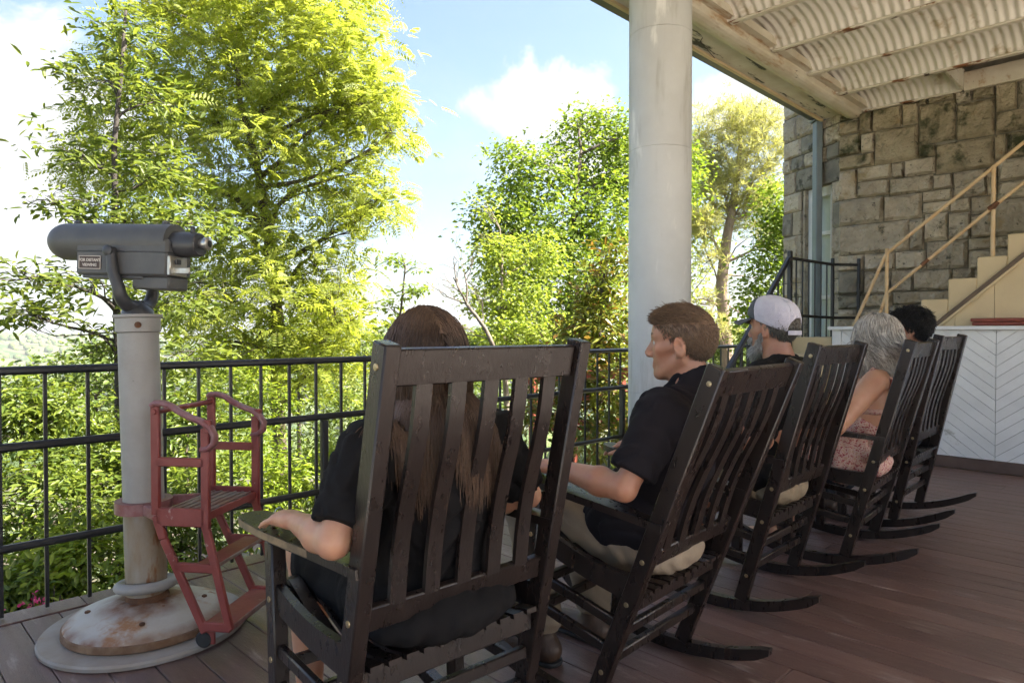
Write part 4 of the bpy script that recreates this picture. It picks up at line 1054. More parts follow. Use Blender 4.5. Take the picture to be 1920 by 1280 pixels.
class Head:
    def __init__(s, c, yaw, pitch=0, roll=0, k=1.0):
        s.c = np.array(c, float); s.k = k
        s.M = np.array((Matrix.Rotation(yaw, 3, 'Z') @ Matrix.Rotation(pitch, 3, 'X') @ Matrix.Rotation(roll, 3, 'Y')))
    low_ = -.2
    def w(s, x, y, z): return s.c + s.M @ (np.array((x, y, z)) * s.k)
    def loc(s, P): return ((P - s.c) @ s.M) / s.k
    def skull(s, S, grow=0.0, k=.02):
        g = grow; e = lambda c, r: S.ell(s.w(*c), (np.array(r) + g) * s.k, s.M, k)
        e((0, -.010, .030), (.075, .096, .085)); e((0, -.045, .015), (.068, .055, .070)); e((0, .045, .035), (.062, .045, .055))
    def face(s, S, male=True):
        k = s.k; e = lambda c, r, kk=.02, **a: S.ell(s.w(*c), np.array(r) * k, s.M, kk, **a); c_ = lambda a, b, ra, rb, kk=.015: S.cone(s.w(*a), s.w(*b), ra * k, rb * k, kk)
        s.skull(S); e((0, .032, -.030), (.058, .060, .078)); j = 1.0 if male else .86
        for sg in (-1, 1):
            c_((sg * .054 * j, -.008, -.050), (sg * .026, .058, -.094), .020, .017, .02)          # jaw
            c_((sg * .042, .058, -.018), (sg * .056, .02, -.012), .014, .014, .02)                # cheek bone
            S.ell(s.w(sg * .031, .088, .006), np.array((.017, .014, .012)) * k, s.M, .010, True)    # eye socket
            c_((sg * .020, .0805, .0125), (sg * .043, .0745, .0115), .0045, .0042, .004); c_((sg * .021, .080, -.0045), (sg * .042, .0745, -.004), .0036, .0036, .004)
            R_ = s.M @ np.array(Matrix.Rotation(sg * R(-20), 3, 'Z') @ Matrix.Rotation(R(-10), 3, 'X'))
            S.ell(s.w(sg * .079, -.012, -.012), np.array((.010, .020, .034)) * k, R_, .006); S.ell(s.w(sg * .088, -.008, -.008), np.array((.007, .011, .018)) * k, R_, .004, True)
            c_((sg * .075, -.004, -.038), (sg * .076, -.008, -.030), .008, .008, .004)
            c_((sg * .012, .082, .024), (sg * .042, .073, .026), .0095, .008, .012)               # brow
            S.ell(s.w(sg * .011, .098, -.036), np.array((.009, .010, .008)) * k, s.M, .006)         # nostril wing
        c_((0, .082, .020), (0, .108, -.026), .0075, .0115, .010); S.ell(s.w(0, .104, -.034), np.array((.011, .013, .010)) * k, s.M, .006)
        c_((-.018, .083, -.060), (.018, .083, -.060), .0065, .0065, .008); c_((-.015, .084, -.071), (.015, .084, -.071), .0075, .0075, .008)
        S.ell(s.w(0, .074, -.098), np.array((.022, .018, .018)) * k, s.M, .02); c_((0, .02, -.085), (0, .05, -.085), .035, .022, .03)
def eyes(H, root, browm, seed):
    """eyeballs with dark irises, and brows of short hairs"""
    r_ = np.random.default_rng(seed); out_ = []
    for sg in (-1, 1):
        c = H.w(sg * .031, .0705, .0042); rot = Vector((0, 0, 1)).rotation_difference(Vector(H.M @ np.array((0, 1., 0)))).to_matrix(); rr = .0128 * H.k
        e = MB().lathe([(rr * math.sin(a), -rr * math.cos(a)) for a in np.linspace(.1, math.pi - .1, 14)], Vector(c), 16, rot).build('eye', M['eye'], None, smooth=True); out_.append(e)
        MB().lathe([(rr * math.sin(a) * 1.02, -rr * math.cos(a) * 1.02) for a in np.linspace(math.pi - .48, math.pi - .05, 5)], Vector(c), 14, rot).build('iris', M['leather'], e, smooth=True)
        n = 70; t = r_.random(n); P = np.array([H.w(sg * (.014 + .032 * a), .0895 - .014 * a * a, .0275 + .004 * math.sin(2.4 * a) + r_.normal(0, .0016)) for a in t]); d = H.M @ np.array((sg * .8, .25, .35))
        out_.append(tubes('eyebrow', np.stack([P + d * .0035 * q for q in range(3)], 1), .0009 * np.array((1, .9, .3)), browm, None))
    for o in out_: child_world(o, root)
def tubes(name, P, rad, m, parent, sides=3):
    """strands: P (n, s, 3), rad (s,) or (n, s)"""
    n, s_, _ = P.shape; T = np.gradient(P, axis=1); T /= np.linalg.norm(T, axis=-1, keepdims=True) + 1e-9
    ref = np.tile(np.array((.31, .52, .79)), (n, s_, 1)); U = np.cross(T, ref); U /= np.linalg.norm(U, axis=-1, keepdims=True) + 1e-9; Vv = np.cross(T, U)
    rad = np.broadcast_to(rad, (n, s_)); V = []
    for k in range(sides):
        a = 2 * math.pi * k / sides; V.append(P + (U * math.cos(a) + Vv * math.sin(a)) * rad[..., None])
    V = np.stack(V, 2).reshape(-1, 3); i, j, k = np.meshgrid(np.arange(n), np.arange(s_ - 1), np.arange(sides), indexing='ij')
    b = (i * s_ + j) * sides; k2 = (k + 1) % sides
    F = np.stack([b + k, b + k2, b + sides + k2, b + sides + k], -1).reshape(-1, 4)
    return np_mesh(name, V, F, m, parent, True)
def hairline(L_, front=.085, top=.060, slope=1.0):
    return (-(L_[:, 1] - front) + (L_[:, 2] - top) * slope) / 1.414
def cap_mesh(H, grow, front=.085, top=.060, h=.005, lower=None, lump=0.0, slope=1.0, mass=()):
    S = Sdf(H.c - np.array((.17, .17, .42 if mass else .17)), H.c + .17, h); H.skull(S, grow)
    if lump: S.ripple(lump, 90, 5)
    H.full = S.skin()[0]
    n = H.M @ np.array((0, 1, -slope)); n /= np.linalg.norm(n); S.cut(H.w(0, front - .014, top + .006), n)
    if lower is not None: S.cut(H.w(0, 0, lower), H.M @ np.array((0, 0, -1.)))
    for a, b_, ra, rb in mass: S.cone(H.w(*a), H.c + (np.array(b_) @ np.array(Matrix.Rotation(0, 3, 'Z'))), ra, rb, .02)
    if mass: S.ripple(.0025, 120, 9, (1, 1, .12))
    return S.skin()
def rootpts(V, H, n, r_, grow, front=.085, top=.060, slope=1.0):
    V = H.full; L_ = H.loc(V); ok = (hairline(L_, front, top, slope) > r_.uniform(-.004, .012, len(V))) & (L_[:, 2] > H.low_ + r_.uniform(-.012, .004, len(V))); ids = np.nonzero(ok)[0]; ids = r_.choice(ids, n); P = V[ids] + r_.normal(0, .002, (n, 3))
    nrm = L_[ids] * np.array((1 / .075 ** 2, 1 / .098 ** 2, 1 / .085 ** 2)); nrm = nrm @ H.M.T; nrm /= np.linalg.norm(nrm, axis=1, keepdims=True)
    return P, nrm
def short_hair(name, H, m, parent, n, length, comb, lift, grow=.006, front=.085, top=.060, seed=1, rad=.0011, curl=0.0, slope=1.0, lump=0.0, lower=None):
    """scalp cover plus many short hairs; length(local points) in metres, comb(local points) local direction"""
    r_ = np.random.default_rng(seed); H.low_ = lower if lower is not None else -.2; V, F = cap_mesh(H, grow, front, top, lump=lump, slope=slope, lower=None if lower is None else lower + .012); base = np_mesh(name, V, F, m, parent, True)
    P, nrm = rootpts(V, H, n, r_, grow, front, top, slope); Lc = H.loc(P); ln = length(Lc) * r_.uniform(.6, 1.15, n); cb = comb(Lc) @ H.M.T
    s_ = 5; pts = [P]; d = nrm * lift + cb + r_.normal(0, .22, (n, 3)); d /= np.linalg.norm(d, axis=1, keepdims=True)
    ph = r_.random(n) * 6.28; ax = np.cross(nrm, d)
    for k in range(1, s_):
        d = d + cb * .25 + np.array((0, 0, -.06)) + (curl * (nrm * np.cos(ph + k * 1.9)[:, None] + ax * np.sin(ph + k * 1.9)[:, None])); d /= np.linalg.norm(d, axis=1, keepdims=True)
        pts.append(pts[-1] + d * (ln / (s_ - 1))[:, None])
    st = tubes('strands', np.stack(pts, 1), rad * np.array((1, 1, .95, .8, .35)), m, base); st['kind'] = 'stuff'
    return base
def long_hair(name, H, m, parent, n, zend, torso, seed, steps=26, wave=0.0, wl=.06, rad=.0016, part=0.0, spread=1.0, front=.095, top=.045, mass=()):
    """hair falling from a parting over the head and the shoulders; torso: list of (a, b, r) the hair must lie on"""
    r_ = np.random.default_rng(seed); V, F = cap_mesh(H, .010, front, top, mass=mass); base = np_mesh(name, V, F, m, parent, True)
    P, nrm = rootpts(V, H, n, r_, .010, front, top); Lc = H.loc(P); sgn = np.where(Lc[:, 0] > part, 1, -1)
    out = H.M @ np.array((1., 0, 0)); back = H.M @ np.array((0, -1., 0))
    clump = np.floor(r_.random(n) * 90); ph = (clump * 2.39) % 6.28; pts = [P + nrm * .003]; zt = zend + r_.uniform(-.05, .07, n) + .03 * np.sin(clump)
    d = nrm * .25 + (sgn * .8)[:, None] * out + back * np.clip(.3 - Lc[:, 1:2] * 3, 0, 1) + np.array((0, 0, -.15)); d /= np.linalg.norm(d, axis=1, keepdims=True)
    lay = r_.random(n); total = np.maximum(P[:, 2] - zt, .03) * 1.12 + .05
    for k in range(1, steps):
        p = pts[-1]; st_ = total / steps
        d = d * .55 + np.array((0, 0, -.62)) + r_.normal(0, .02, (n, 3)); d /= np.linalg.norm(d, axis=1, keepdims=True)
        q = p + d * st_[:, None]
        if wave:
            a = (p[:, 2] / wl) * 6.28 + ph; tang = np.cross(d, nrm); q = q + (tang * np.sin(a)[:, None] + nrm * np.cos(a)[:, None] * .6) * (wave * min(1, k / 8))
        L_ = H.loc(q); rr = np.array((.086, .108, .096)) + (.002 + .014 * lay)[:, None] * spread; c0 = np.array((0, -.012, .025)); v = (L_ - c0) / rr; nv = np.linalg.norm(v, axis=1)
        low_ = L_[:, 2] < -.02                       # below the widest part the hair hangs straight
        v2 = ((L_ - c0) / rr)[:, :2]; nv2 = np.linalg.norm(v2, axis=1); push = (nv < 1) & ~low_; L_[push] = c0 + v[push] / nv[push][:, None] * rr[push]
        pl_ = low_ & (nv2 < .80) & (L_[:, 2] > -.22); s2_ = .80 / np.maximum(nv2, .05); L_[pl_, :2] = c0[:2] + v2[pl_] * s2_[pl_][:, None] * rr[pl_, :2]
        q = H.c + (L_ * H.k) @ H.M.T
        for a, b, ra in torso:
            a = np.array(a, float); b = np.array(b, float); ab = b - a; t = np.clip(((q - a) @ ab) / (ab @ ab), 0, 1); cpt = a + t[:, None] * ab; dv = q - cpt; dl = np.linalg.norm(dv, axis=1); lim = ra + .004 + .012 * lay
            m_ = dl < lim; q[m_] = cpt[m_] + dv[m_] / dl[m_][:, None] * lim[m_][:, None]
        d = q - p; d /= np.linalg.norm(d, axis=1, keepdims=True) + 1e-9; pts.append(q)
    pr = np.ones(steps); pr[-4:] = (.9, .75, .55, .25)
    st = tubes('strands', np.stack(pts, 1), rad * pr, m, base); st['kind'] = 'stuff'
    return base
def unit_(a): return a / (np.linalg.norm(a, axis=-1, keepdims=True) + 1e-9)
def np3(v): return np.array((v[0], v[1], v[2]), float)
class Person:
    """a seated figure: joints in the frame of its chair (x right, y ahead, z up), origin on the floor under the seat back"""
    def __init__(s, label, chair, head, hyaw=0, hpitch=0, hroll=0, k=1.0, sh=.185, waist=.135, depth=.105, neck=.185):
        x, y, yw = CH[chair][:3]; s.o = np.array((x, y, 0.)); s.R = np.array(Matrix.Rotation(R(yw), 3, 'Z')); s.ch = chair
        s.root = thing('person', label, 'person', Vector(s.o)); s.k = k
        s.H = Head(head, R(yw + hyaw), R(hpitch), R(hroll), k); s.head = np.array(head, float)
        s.sh, s.wa, s.dp = sh, waist, depth
        zs = np.linspace(.45, 1.2, 16); q_ = np.array([s.rk(back_y(z) + .022, z) for z in zs]); s.bz, s.by = q_[:, 2], q_[:, 1]
        s.pel = s.g(*(s.rk(.035, .535)))                               # pelvis, in place coordinates
        s.nk = s.head + s.H.M @ np.array((0, -.018, -.085)) * k; nb = s.head + s.R @ np.array((0, -.045, -neck)); s.nb = nb
        s.rt = s.R @ np.array((1., 0, 0)); s.fw = s.R @ np.array((0, 1., 0)); s.pel = s.clear(s.pel, depth + .045)
        s.mid = s.clear(s.pel * .5 + nb * .5 + s.R @ np.array((0, -.030, 0)), depth + .02)
        s.shl = [nb + s.rt * sg * sh + np.array((0, 0, -.050)) for sg in (-1, 1)]
    def rk(s, y, z):
        p = in_chair(s.ch, 0, y, z); q = s.R.T @ (np3(p) - s.o); return 0.0, q[1], q[2]
    def g(s, x, y, z): return s.o + s.R @ np.array((x, y, z))
    def clear(s, c, d):
        """move a point forward until its depth d lies before the chair back"""
        q = s.R.T @ (np.array(c, float) - s.o); need = np.interp(q[2], s.bz, s.by) + d - q[1]
        return np.array(c, float) + s.fw * max(0.0, need)
    def torso(s, S, grow=0.0, k=.05, belly=0.0):
        ud = s.fw; w_ = s.wa; d = s.dp
        def slab(c, hw, hd, hh): S.ell(s.clear(c, hd + .012), (hw + grow, hd + grow, hh + grow), s.R, k)
        up = s.nb - s.pel; up /= np.linalg.norm(up)
        slab(s.pel + (0, 0, .01), w_ + .045, d + .025, .10); slab(s.pel * .72 + s.mid * .28, w_ + .03, d + .02, .13); slab(s.mid + s.fw * (belly * .5 + .01), w_ + .020, d + .012, .16)
        slab(s.mid * .42 + s.nb * .58 + s.fw * .005 - (0, 0, .045), s.sh - .028, d + .004, .15)
        if belly: slab(s.pel * .6 + s.mid * .4 + s.fw * (.03 + belly * .6), w_ + .02, d + belly * .5, .13)
        for i, sg in enumerate((-1, 1)):
            S.cone(s.nb + (0, 0, -.015), s.shl[i], .050 + grow, .054 + grow, .045)
    def seat(s, S, w_, grow=0.0, d=.095):
        c = s.g(*s.rk(-.045, .505)); S.ell(c, (w_ + grow, d + grow, .062 + grow), s.R, .03)
    def objbody(s, S, m, name='body'):
        V, F = S.skin(); o = np_mesh(name, V, F, M[m], None, True); child_world(o, s.root); return o
    def cloth(s, S, name, m):
        V, F = S.skin(); o = np_mesh(name, V, F, M[m], None, True); child_world(o, s.root); return o
    def box(s, pad=.14, zlo=-.02):
        return np.array((s.o[0] - .52, s.o[1] - .62, zlo)), np.array((s.o[0] + .52, s.o[1] + .95, 1.5))
    def arm(s, S, i, el, wr, ru=.047, rf=.040, grow=0, upto=1.0, part='all'):
        a = s.shl[i]; el = np.array(el); wr = np.array(wr)
        if part in ('all', 'upper'):
            e2 = a + (el - a) * upto; S.cone(a, e2, ru + .006 + grow, (ru + .006) * (1 - upto) + ru * .80 * upto + grow, .02)
        if part == 'all':
            m1 = el + (wr - el) * .33; S.cone(el, m1, rf * .92, rf * 1.08, .015); S.cone(m1, wr, rf * 1.08, rf * .60, .015)
def all_world(p, children):
    for c in children:
        if c.parent is None: child_world(c, p.root)

# ---- 1: long haired woman in black
p = Person('woman with long brown hair and black top in the nearest rocking chair', 0, (1.10, 1.425, 1.172), hyaw=-4, hpitch=-8, k=.97, sh=.190, waist=.165, depth=.120)
eL = p.g(-.335, -.075, .765); wL = p.g(-.325, .150, .765); eR = p.g(.30, -.03, .76); wR = p.g(.22, .17, .70)
hipL, hipR = p.pel - p.rt * .10, p.pel + p.rt * .10; kL = p.g(-.13, .48, .57); kR = p.g(.13, .48, .57); aL = p.g(-.12, .50, .115); aR = p.g(.14, .50, .115)
lo, hi = p.box(); S = Sdf(lo, hi, .0058); p.torso(S, -.006)
S.cone(p.nk, p.nb + (0, 0, -.02), .052, .060, .03); p.H.face(S, False)
for i, (e_, w_) in enumerate(((eL, wL), (eR, wR))): p.arm(S, i, e_, w_, .047, .037)
hand(S, wL, p.fw * 1 + np.array((0, 0, -.10)) - p.rt * .05, (0, 0, 1), -1, .16, .95); hand(S, wR, p.fw - p.rt * .2, (0, 0, 1), 1, .25, .95)
for hp2, kn, an_, sg in ((hipL, kL, aL, -1), (hipR, kR, aR, 1)):
    S.cone(hp2, kn, .092, .062, .03); S.cone(kn, kn * .6 + an_ * .4, .060, .058, .03); S.cone(kn * .6 + an_ * .4, an_, .058, .036, .02); t_ = an_ + p.fw * .13 + (0, 0, -.075); S.cone(an_ + (0, 0, -.06), t_, .036, .030, .02)
p.objbody(S, 'skin_pale'); eyes(p.H, p.root, M['hair_long'], 5)
S = Sdf(lo, hi, .0075); p.torso(S, .010)
for i, e_ in enumerate((eL, eR)): p.arm(S, i, e_, None, .062, grow=.010, upto=.80, part='upper')
S.cone(p.nb + (0, 0, -.05), p.nb + (0, 0, -.10), .08, .11, .05); S.ell(p.nb + (0, 0, .055), (.075, .085, .075), p.R, .015, True); S.ripple(.009, 36, 3); S.cut(p.pel + (0, 0, -.06), (0, 0, -1))
for i, e_ in enumerate((eL, eR)): S.hem(p.shl[i] + (e_ - p.shl[i]) * .84, e_ - p.shl[i], .125)
p.cloth(S, 'shirt', 'black_cloth')
S = Sdf(lo, hi, .0085)
for hp2, kn in ((hipL, kL), (hipR, kR)): S.cone(hp2, hp2 * .25 + kn * .75, .112, .096, .03)
S.ell(p.pel, (.205, .15, .115), p.R, .03); p.seat(S, .215, .008, .13); S.ripple(.006, 30, 4); p.cloth(S, 'shorts', 'black_cloth')
for an_ in (aL, aR):
    S = Sdf(an_ - .24, an_ + .3, .007); S.cone(an_ + (0, 0, -.055) - p.fw * .03, an_ + p.fw * .14 + (0, 0, -.085), .042, .034, .02); S.cut((0, 0, .005), (0, 0, -1)); S.cut(an_ + (0, 0, -.02), (0, 0, 1)); p.cloth(S, 'shoe', 'leather')
hr_ = long_hair('hair', p.H, M['hair_long'], None, 9000, .905, [(p.nb + (0, 0, -.02), p.mid, .128), (p.shl[0], p.shl[1], .068)], 21, rad=.0012, part=-.012, spread=.5, wave=.0010, wl=.16, mass=[((x, -.045, -.02), (x * 1.05, -.075 - .02 * (abs(x) < .03), -.25 + .25 * abs(x)), .040, .020) for x in (-.065, -.035, 0, .035, .065)])
all_world(p, [hr_])
rg_ = MB().lathe([(.0102, -.002), (.0108, 0), (.0102, .002)], Vector(wL + p.R @ np.array((.006, .105, .000))), 14, Matrix.Rotation(R(90), 3, 'X'), cap=False).build('ring', M['ring']); child_world(rg_, p.root)

# ---- 2: man in dark polo and khaki trousers
p = Person('man with short brown hair, dark polo shirt and khaki trousers', 1, (2.022, 1.218, 1.192), hyaw=16, hpitch=-2, k=1.05, neck=.170, sh=.205, waist=.150, depth=.115)
eL = p.g(-.330, -.125, .755); wL = p.g(-.285, .175, .775); eR = p.g(.34, -.10, .76); wR = p.g(.315, .22, .765)
hipL, hipR = p.pel - p.rt * .105, p.pel + p.rt * .105; kL = p.g(-.14, .43, .60); kR = p.g(.15, .42, .60); aL = p.g(-.13, .36, .12); aR = p.g(.14, .32, .12)
lo, hi = p.box(); S = Sdf(lo, hi, .0058); p.torso(S, -.008)
S.cone(p.nk, p.nb + (0, 0, -.02), .062, .070, .03); p.H.face(S, True)
for i, (e_, w_) in enumerate(((eL, wL), (eR, wR))): p.arm(S, i, e_, w_, .046, .042)
hand(S, wL, p.fw + np.array((0, 0, -.06)) + p.rt * .02, (0, 0, 1), -1, .22, 1.05); hand(S, wR, p.fw + p.rt * .03 + np.array((0, 0, -.06)), (0, 0, 1), 1, .22, 1.05)
for hp2, kn, an_ in ((hipL, kL, aL), (hipR, kR, aR)): S.cone(hp2, kn, .085, .058, .03); S.cone(kn, an_, .055, .036, .02); S.cone(an_ + (0, 0, -.05), an_ + p.fw * .14 + (0, 0, -.08), .034, .028, .02)
bo = p.objbody(S, 'skin'); eyes(p.H, p.root, M['hair_brown'], 1)
S = Sdf(lo, hi, .0072); p.torso(S, .010, belly=.03)
for i, e_ in enumerate((eL, eR)): p.arm(S, i, e_, None, .062, grow=.012, upto=.80, part='upper')
S.cone(p.nb + (0, 0, -.03), p.nb + (0, 0, -.08), .085, .12, .05); S.cone(p.nb + (0, 0, .028) - p.fw * .012, p.nb + (0, 0, .0), .074, .082, .01); S.ell(p.nb + (0, 0, .09) + p.fw * .05, (.066, .085, .085), p.R, .008, True); S.ell(p.pel + (0, 0, .07) + p.fw * .015, (.225, .178, .12), p.R, .04); S.ripple(.009, 34, 8); S.cut(p.pel + (0, 0, -.005), (0, 0, -1))
for i, e_ in enumerate((eL, eR)): S.hem(p.shl[i] + (e_ - p.shl[i]) * .80, e_ - p.shl[i], .125)
p.cloth(S, 'polo_shirt', 'polo')
S = Sdf(lo, hi, .008)
for hp2, kn, an_ in ((hipL, kL, aL), (hipR, kR, aR)): S.cone(hp2, kn, .108, .082, .03); S.cone(kn, an_ + (0, 0, .04), .080, .068, .03)
S.ell(p.pel + (0, 0, -.012), (.190, .148, .105), p.R, .03); p.seat(S, .19); S.ripple(.009, 36, 9, (1, .6, 1)); S.cut((0, 0, .125), (0, 0, -1)); p.cloth(S, 'trousers', 'khaki')
for an_ in (aL, aR):
    S = Sdf(an_ - .26, an_ + .32, .006); S.cone(an_ + (0, 0, .05), an_ + (0, 0, -.07), .050, .046, .02); S.cone(an_ + (0, 0, -.065) - p.fw * .035, an_ + p.fw * .15 + (0, 0, -.075), .046, .043, .03); S.cut((0, 0, .012), (0, 0, -1)); b_ = p.cloth(S, 'boot', 'leather')
    S = Sdf(an_ - .26, an_ + .32, .006); S.cone(an_ + (0, 0, -.095) - p.fw * .035, an_ + p.fw * .15 + (0, 0, -.095), .049, .047, .03); S.cut((0, 0, .004), (0, 0, -1)); S.cut((0, 0, .022), (0, 0, 1)); V, F = S.skin(); o = np_mesh('sole', V, F, M['rubber'], None, True); o.parent = b_
hb = short_hair('hair', p.H, M['hair_brown'], None, 9000, lambda L_: .009 + .026 * np.clip((L_[:, 2] - .055) / .04, 0, 1), lambda L_: np.stack([L_[:, 0] * 2, np.where(L_[:, 2] > .06, .75, -.25), np.where(L_[:, 2] > .06, .05, -.9)], -1), .22, grow=.004, front=.078, top=.064, seed=31, rad=.0011, lower=-.062)
all_world(p, [hb])

# ---- 3: man in white cap
p = Person('bearded man in black shirt and white backed trucker cap', 2, (3.115, 1.395, 1.245), hyaw=-7, hpitch=0, k=1.04, neck=.175, sh=.215, waist=.175, depth=.130)
eL = p.g(-.34, -.10, .775); wL = p.g(-.29, .20, .775); eR = p.g(.34, -.08, .775); wR = p.g(.29, .2, .775)
hipL, hipR = p.pel - p.rt * .11, p.pel + p.rt * .11; kL = p.g(-.16, .46, .56); kR = p.g(.17, .46, .56); aL = p.g(-.16, .48, .12); aR = p.g(.18, .45, .12)
lo, hi = p.box(); S = Sdf(lo, hi, .0065); p.torso(S, -.008)
S.cone(p.nk, p.nb + (0, 0, -.02), .066, .076, .03); p.H.face(S, True)
for i, (e_, w_) in enumerate(((eL, wL), (eR, wR))): p.arm(S, i, e_, w_, .054, .050); hand(S, w_, p.fw + np.array((0, 0, -.06)), (0, 0, 1), (-1, 1)[i], .22, 1.03)
for hp2, kn, an_ in ((hipL, kL, aL), (hipR, kR, aR)): S.cone(hp2, kn, .09, .064, .03); S.cone(kn, kn * .6 + an_ * .4, .060, .062, .02); S.cone(kn * .6 + an_ * .4, an_, .062, .038, .02); S.cone(an_ + (0, 0, -.05), an_ + p.fw * .14 + (0, 0, -.08), .034, .028, .02)
p.objbody(S, 'skin'); eyes(p.H, p.root, M['hair_pepper'], 2)
S = Sdf(lo, hi, .008); p.torso(S, .012, belly=.07)
for i, e_ in enumerate((eL, eR)): p.arm(S, i, e_, None, .066, grow=.012, upto=.82, part='upper')
S.cone(p.nb + (0, 0, -.02), p.nb + (0, 0, -.08), .092, .125, .05); S.ell(p.nb + (0, 0, .078) + p.fw * .02, (.082, .095, .080), p.R, .008, True); S.cut(p.pel + (0, 0, -.05), (0, 0, -1)); S.ripple(.006, 30, 12); p.cloth(S, 'shirt', 'black_cloth')
S = Sdf(lo, hi, .009)
for hp2, kn, an_ in ((hipL, kL, aL), (hipR, kR, aR)): S.cone(hp2, hp2 * .12 + kn * .88, .115, .098, .03)
S.ell(p.pel + (0, 0, -.01), (.205, .16, .11), p.R, .03); p.seat(S, .205); S.ripple(.007, 32, 13); p.cloth(S, 'shorts', 'tan_shorts')
for an_ in (aL, aR):
    S = Sdf(an_ - .26, an_ + .32, .007); S.cone(an_ + (0, 0, -.065) - p.fw * .035, an_ + p.fw * .155 + (0, 0, -.078), .046, .040, .03); S.cone(an_ + (0, 0, -.01), an_ + (0, 0, -.05), .044, .048, .02); S.cut((0, 0, .022), (0, 0, -1)); b_ = p.cloth(S, 'shoe', 'sneaker')
    S = Sdf(an_ - .26, an_ + .32, .007); S.cone(an_ + (0, 0, -.095) - p.fw * .035, an_ + p.fw * .155 + (0, 0, -.095), .050, .046, .03); S.cut((0, 0, .003), (0, 0, -1)); S.cut((0, 0, .028), (0, 0, 1)); V, F = S.skin(); o = np_mesh('sole', V, F, M['sole'], None, True); o.parent = b_
H = p.H
hb = short_hair('hair', H, M['hair_pepper'], None, 5000, lambda L_: .014 + 0 * L_[:, 2], lambda L_: np.stack([L_[:, 0] * 2, -.2 + 0 * L_[:, 1], -.9 + 0 * L_[:, 1]], -1), .35, grow=.006, front=.06, top=.060, seed=41, rad=.0013, lower=-.085)
# beard: full white, from the ears round the chin
S = Sdf(H.c - .2, H.c + .2, .005)
for sg in (-1, 1): S.cone(H.w(sg * .066, .012, -.03), H.w(sg * .052, .035, -.085), .009, .014, .02); S.cone(H.w(sg * .052, .035, -.085), H.w(0, .080, -.108), .014, .020, .02)
S.cone(H.w(0, .078, -.10), H.w(0, .070, -.138), .024, .016, .02); S.cone(H.w(-.025, .088, -.052), H.w(.025, .088, -.052), .009, .009, .01); S.ripple(.003, 140, 3); V, F = S.skin(); bd = np_mesh('beard', V, F, M['beard'], None, True)
r_ = np.random.default_rng(5); ids = r_.choice(len(V), 2600); Pb = V[ids]; dd = (Pb - H.w(0, .01, -.06)); dd /= np.linalg.norm(dd, axis=1, keepdims=True); dd = dd * .5 + np.array((0, 0, -.7)) + r_.normal(0, .25, dd.shape)
st_ = tubes('strands', np.stack([Pb + dd * .006 * k for k in range(4)], 1), .0012 * np.array((1, 1, .8, .3)), M['beard'], bd); st_['kind'] = 'stuff'
# cap: mesh crown with seams, grey front panel and brim, opening above the strap
S = Sdf(H.c - .17, H.c + .17, .004); S.ell(H.w(0, -.010, .050), np.array((.088, .112, .088)) * H.k, H.M, .01); S.ell(H.w(0, -.020, .015), np.array((.084, .103, .075)) * H.k, H.M, .03); S.ell(H.w(0, .02, .070), np.array((.080, .085, .078)) * H.k, H.M, .03); S.cut(H.w(0, 0, .022), H.M @ np.array((0, .40, -1.))); S.cut(H.w(0, .040, .05), H.M @ np.array((0, 1., -.15)))
S.ell(H.w(0, -.116, -.002), np.array((.050, .045, .046)) * H.k, H.M, .004, True); V, F = S.skin(); cp = np_mesh('cap', V, F, M['cap_white'], None, True)
S = Sdf(H.c - .17, H.c + .20, .004); S.ell(H.w(0, -.010, .050), np.array((.0875, .112, .0875)) * H.k, H.M, .01); S.ell(H.w(0, .02, .072), np.array((.080, .088, .080)) * H.k, H.M, .03); S.cut(H.w(0, 0, .022), H.M @ np.array((0, .40, -1.))); S.cut(H.w(0, .0405, .05), H.M @ np.array((0, -1., .15))); V, F = S.skin(); np_mesh('front_panel', V, F, M['cap_grey'], cp, True)
A_ = []; B_ = []
for a in np.linspace(-1.15, 1.15, 15):
    A_.append(Vector(H.w(.080 * math.sin(a), .03 + .060 * math.cos(a), .045))); B_.append(Vector(H.w(.092 * math.sin(a), .045 + .135 * math.cos(a) ** .8, .050 - .020 * math.sin(a) ** 2 - .020)))
br_ = MB().sheet(A_, B_, (0, 0, .005)).build('brim', M['cap_grey'], cp, smooth='auto', fix=True)
stp = [Vector(H.w(.094 * math.sin(a), -.012 - .1125 * math.cos(a), -.030)) for a in np.linspace(-.62, .62, 13)]; MB().sheet(stp, [v + Vector((0, 0, .020)) for v in stp], Vector(H.M @ np.array((0, -.003, 0)))).build('strap', M['cap_white'], cp, fix=True)
for a in (-1.15, -.45, .45, 1.15):
    pts = [Vector(H.w(.0885 * math.sin(a) * math.cos(e_), -.010 - .1125 * math.cos(a) * math.cos(e_), .050 + .0885 * math.sin(e_))) for e_ in np.linspace(-.35 if abs(a) > .5 else .25, 1.5, 10)]; MB().tube(pts, .0028, 6).build('seam', M['cap_white'], cp, smooth=True)
MB().lathe([(.007, 0), (.006, .004), (.002, .006)], Vector(H.w(0, -.006, .137)), 10).build('button', M['cap_grey'], cp)
all_world(p, [hb, bd, cp])

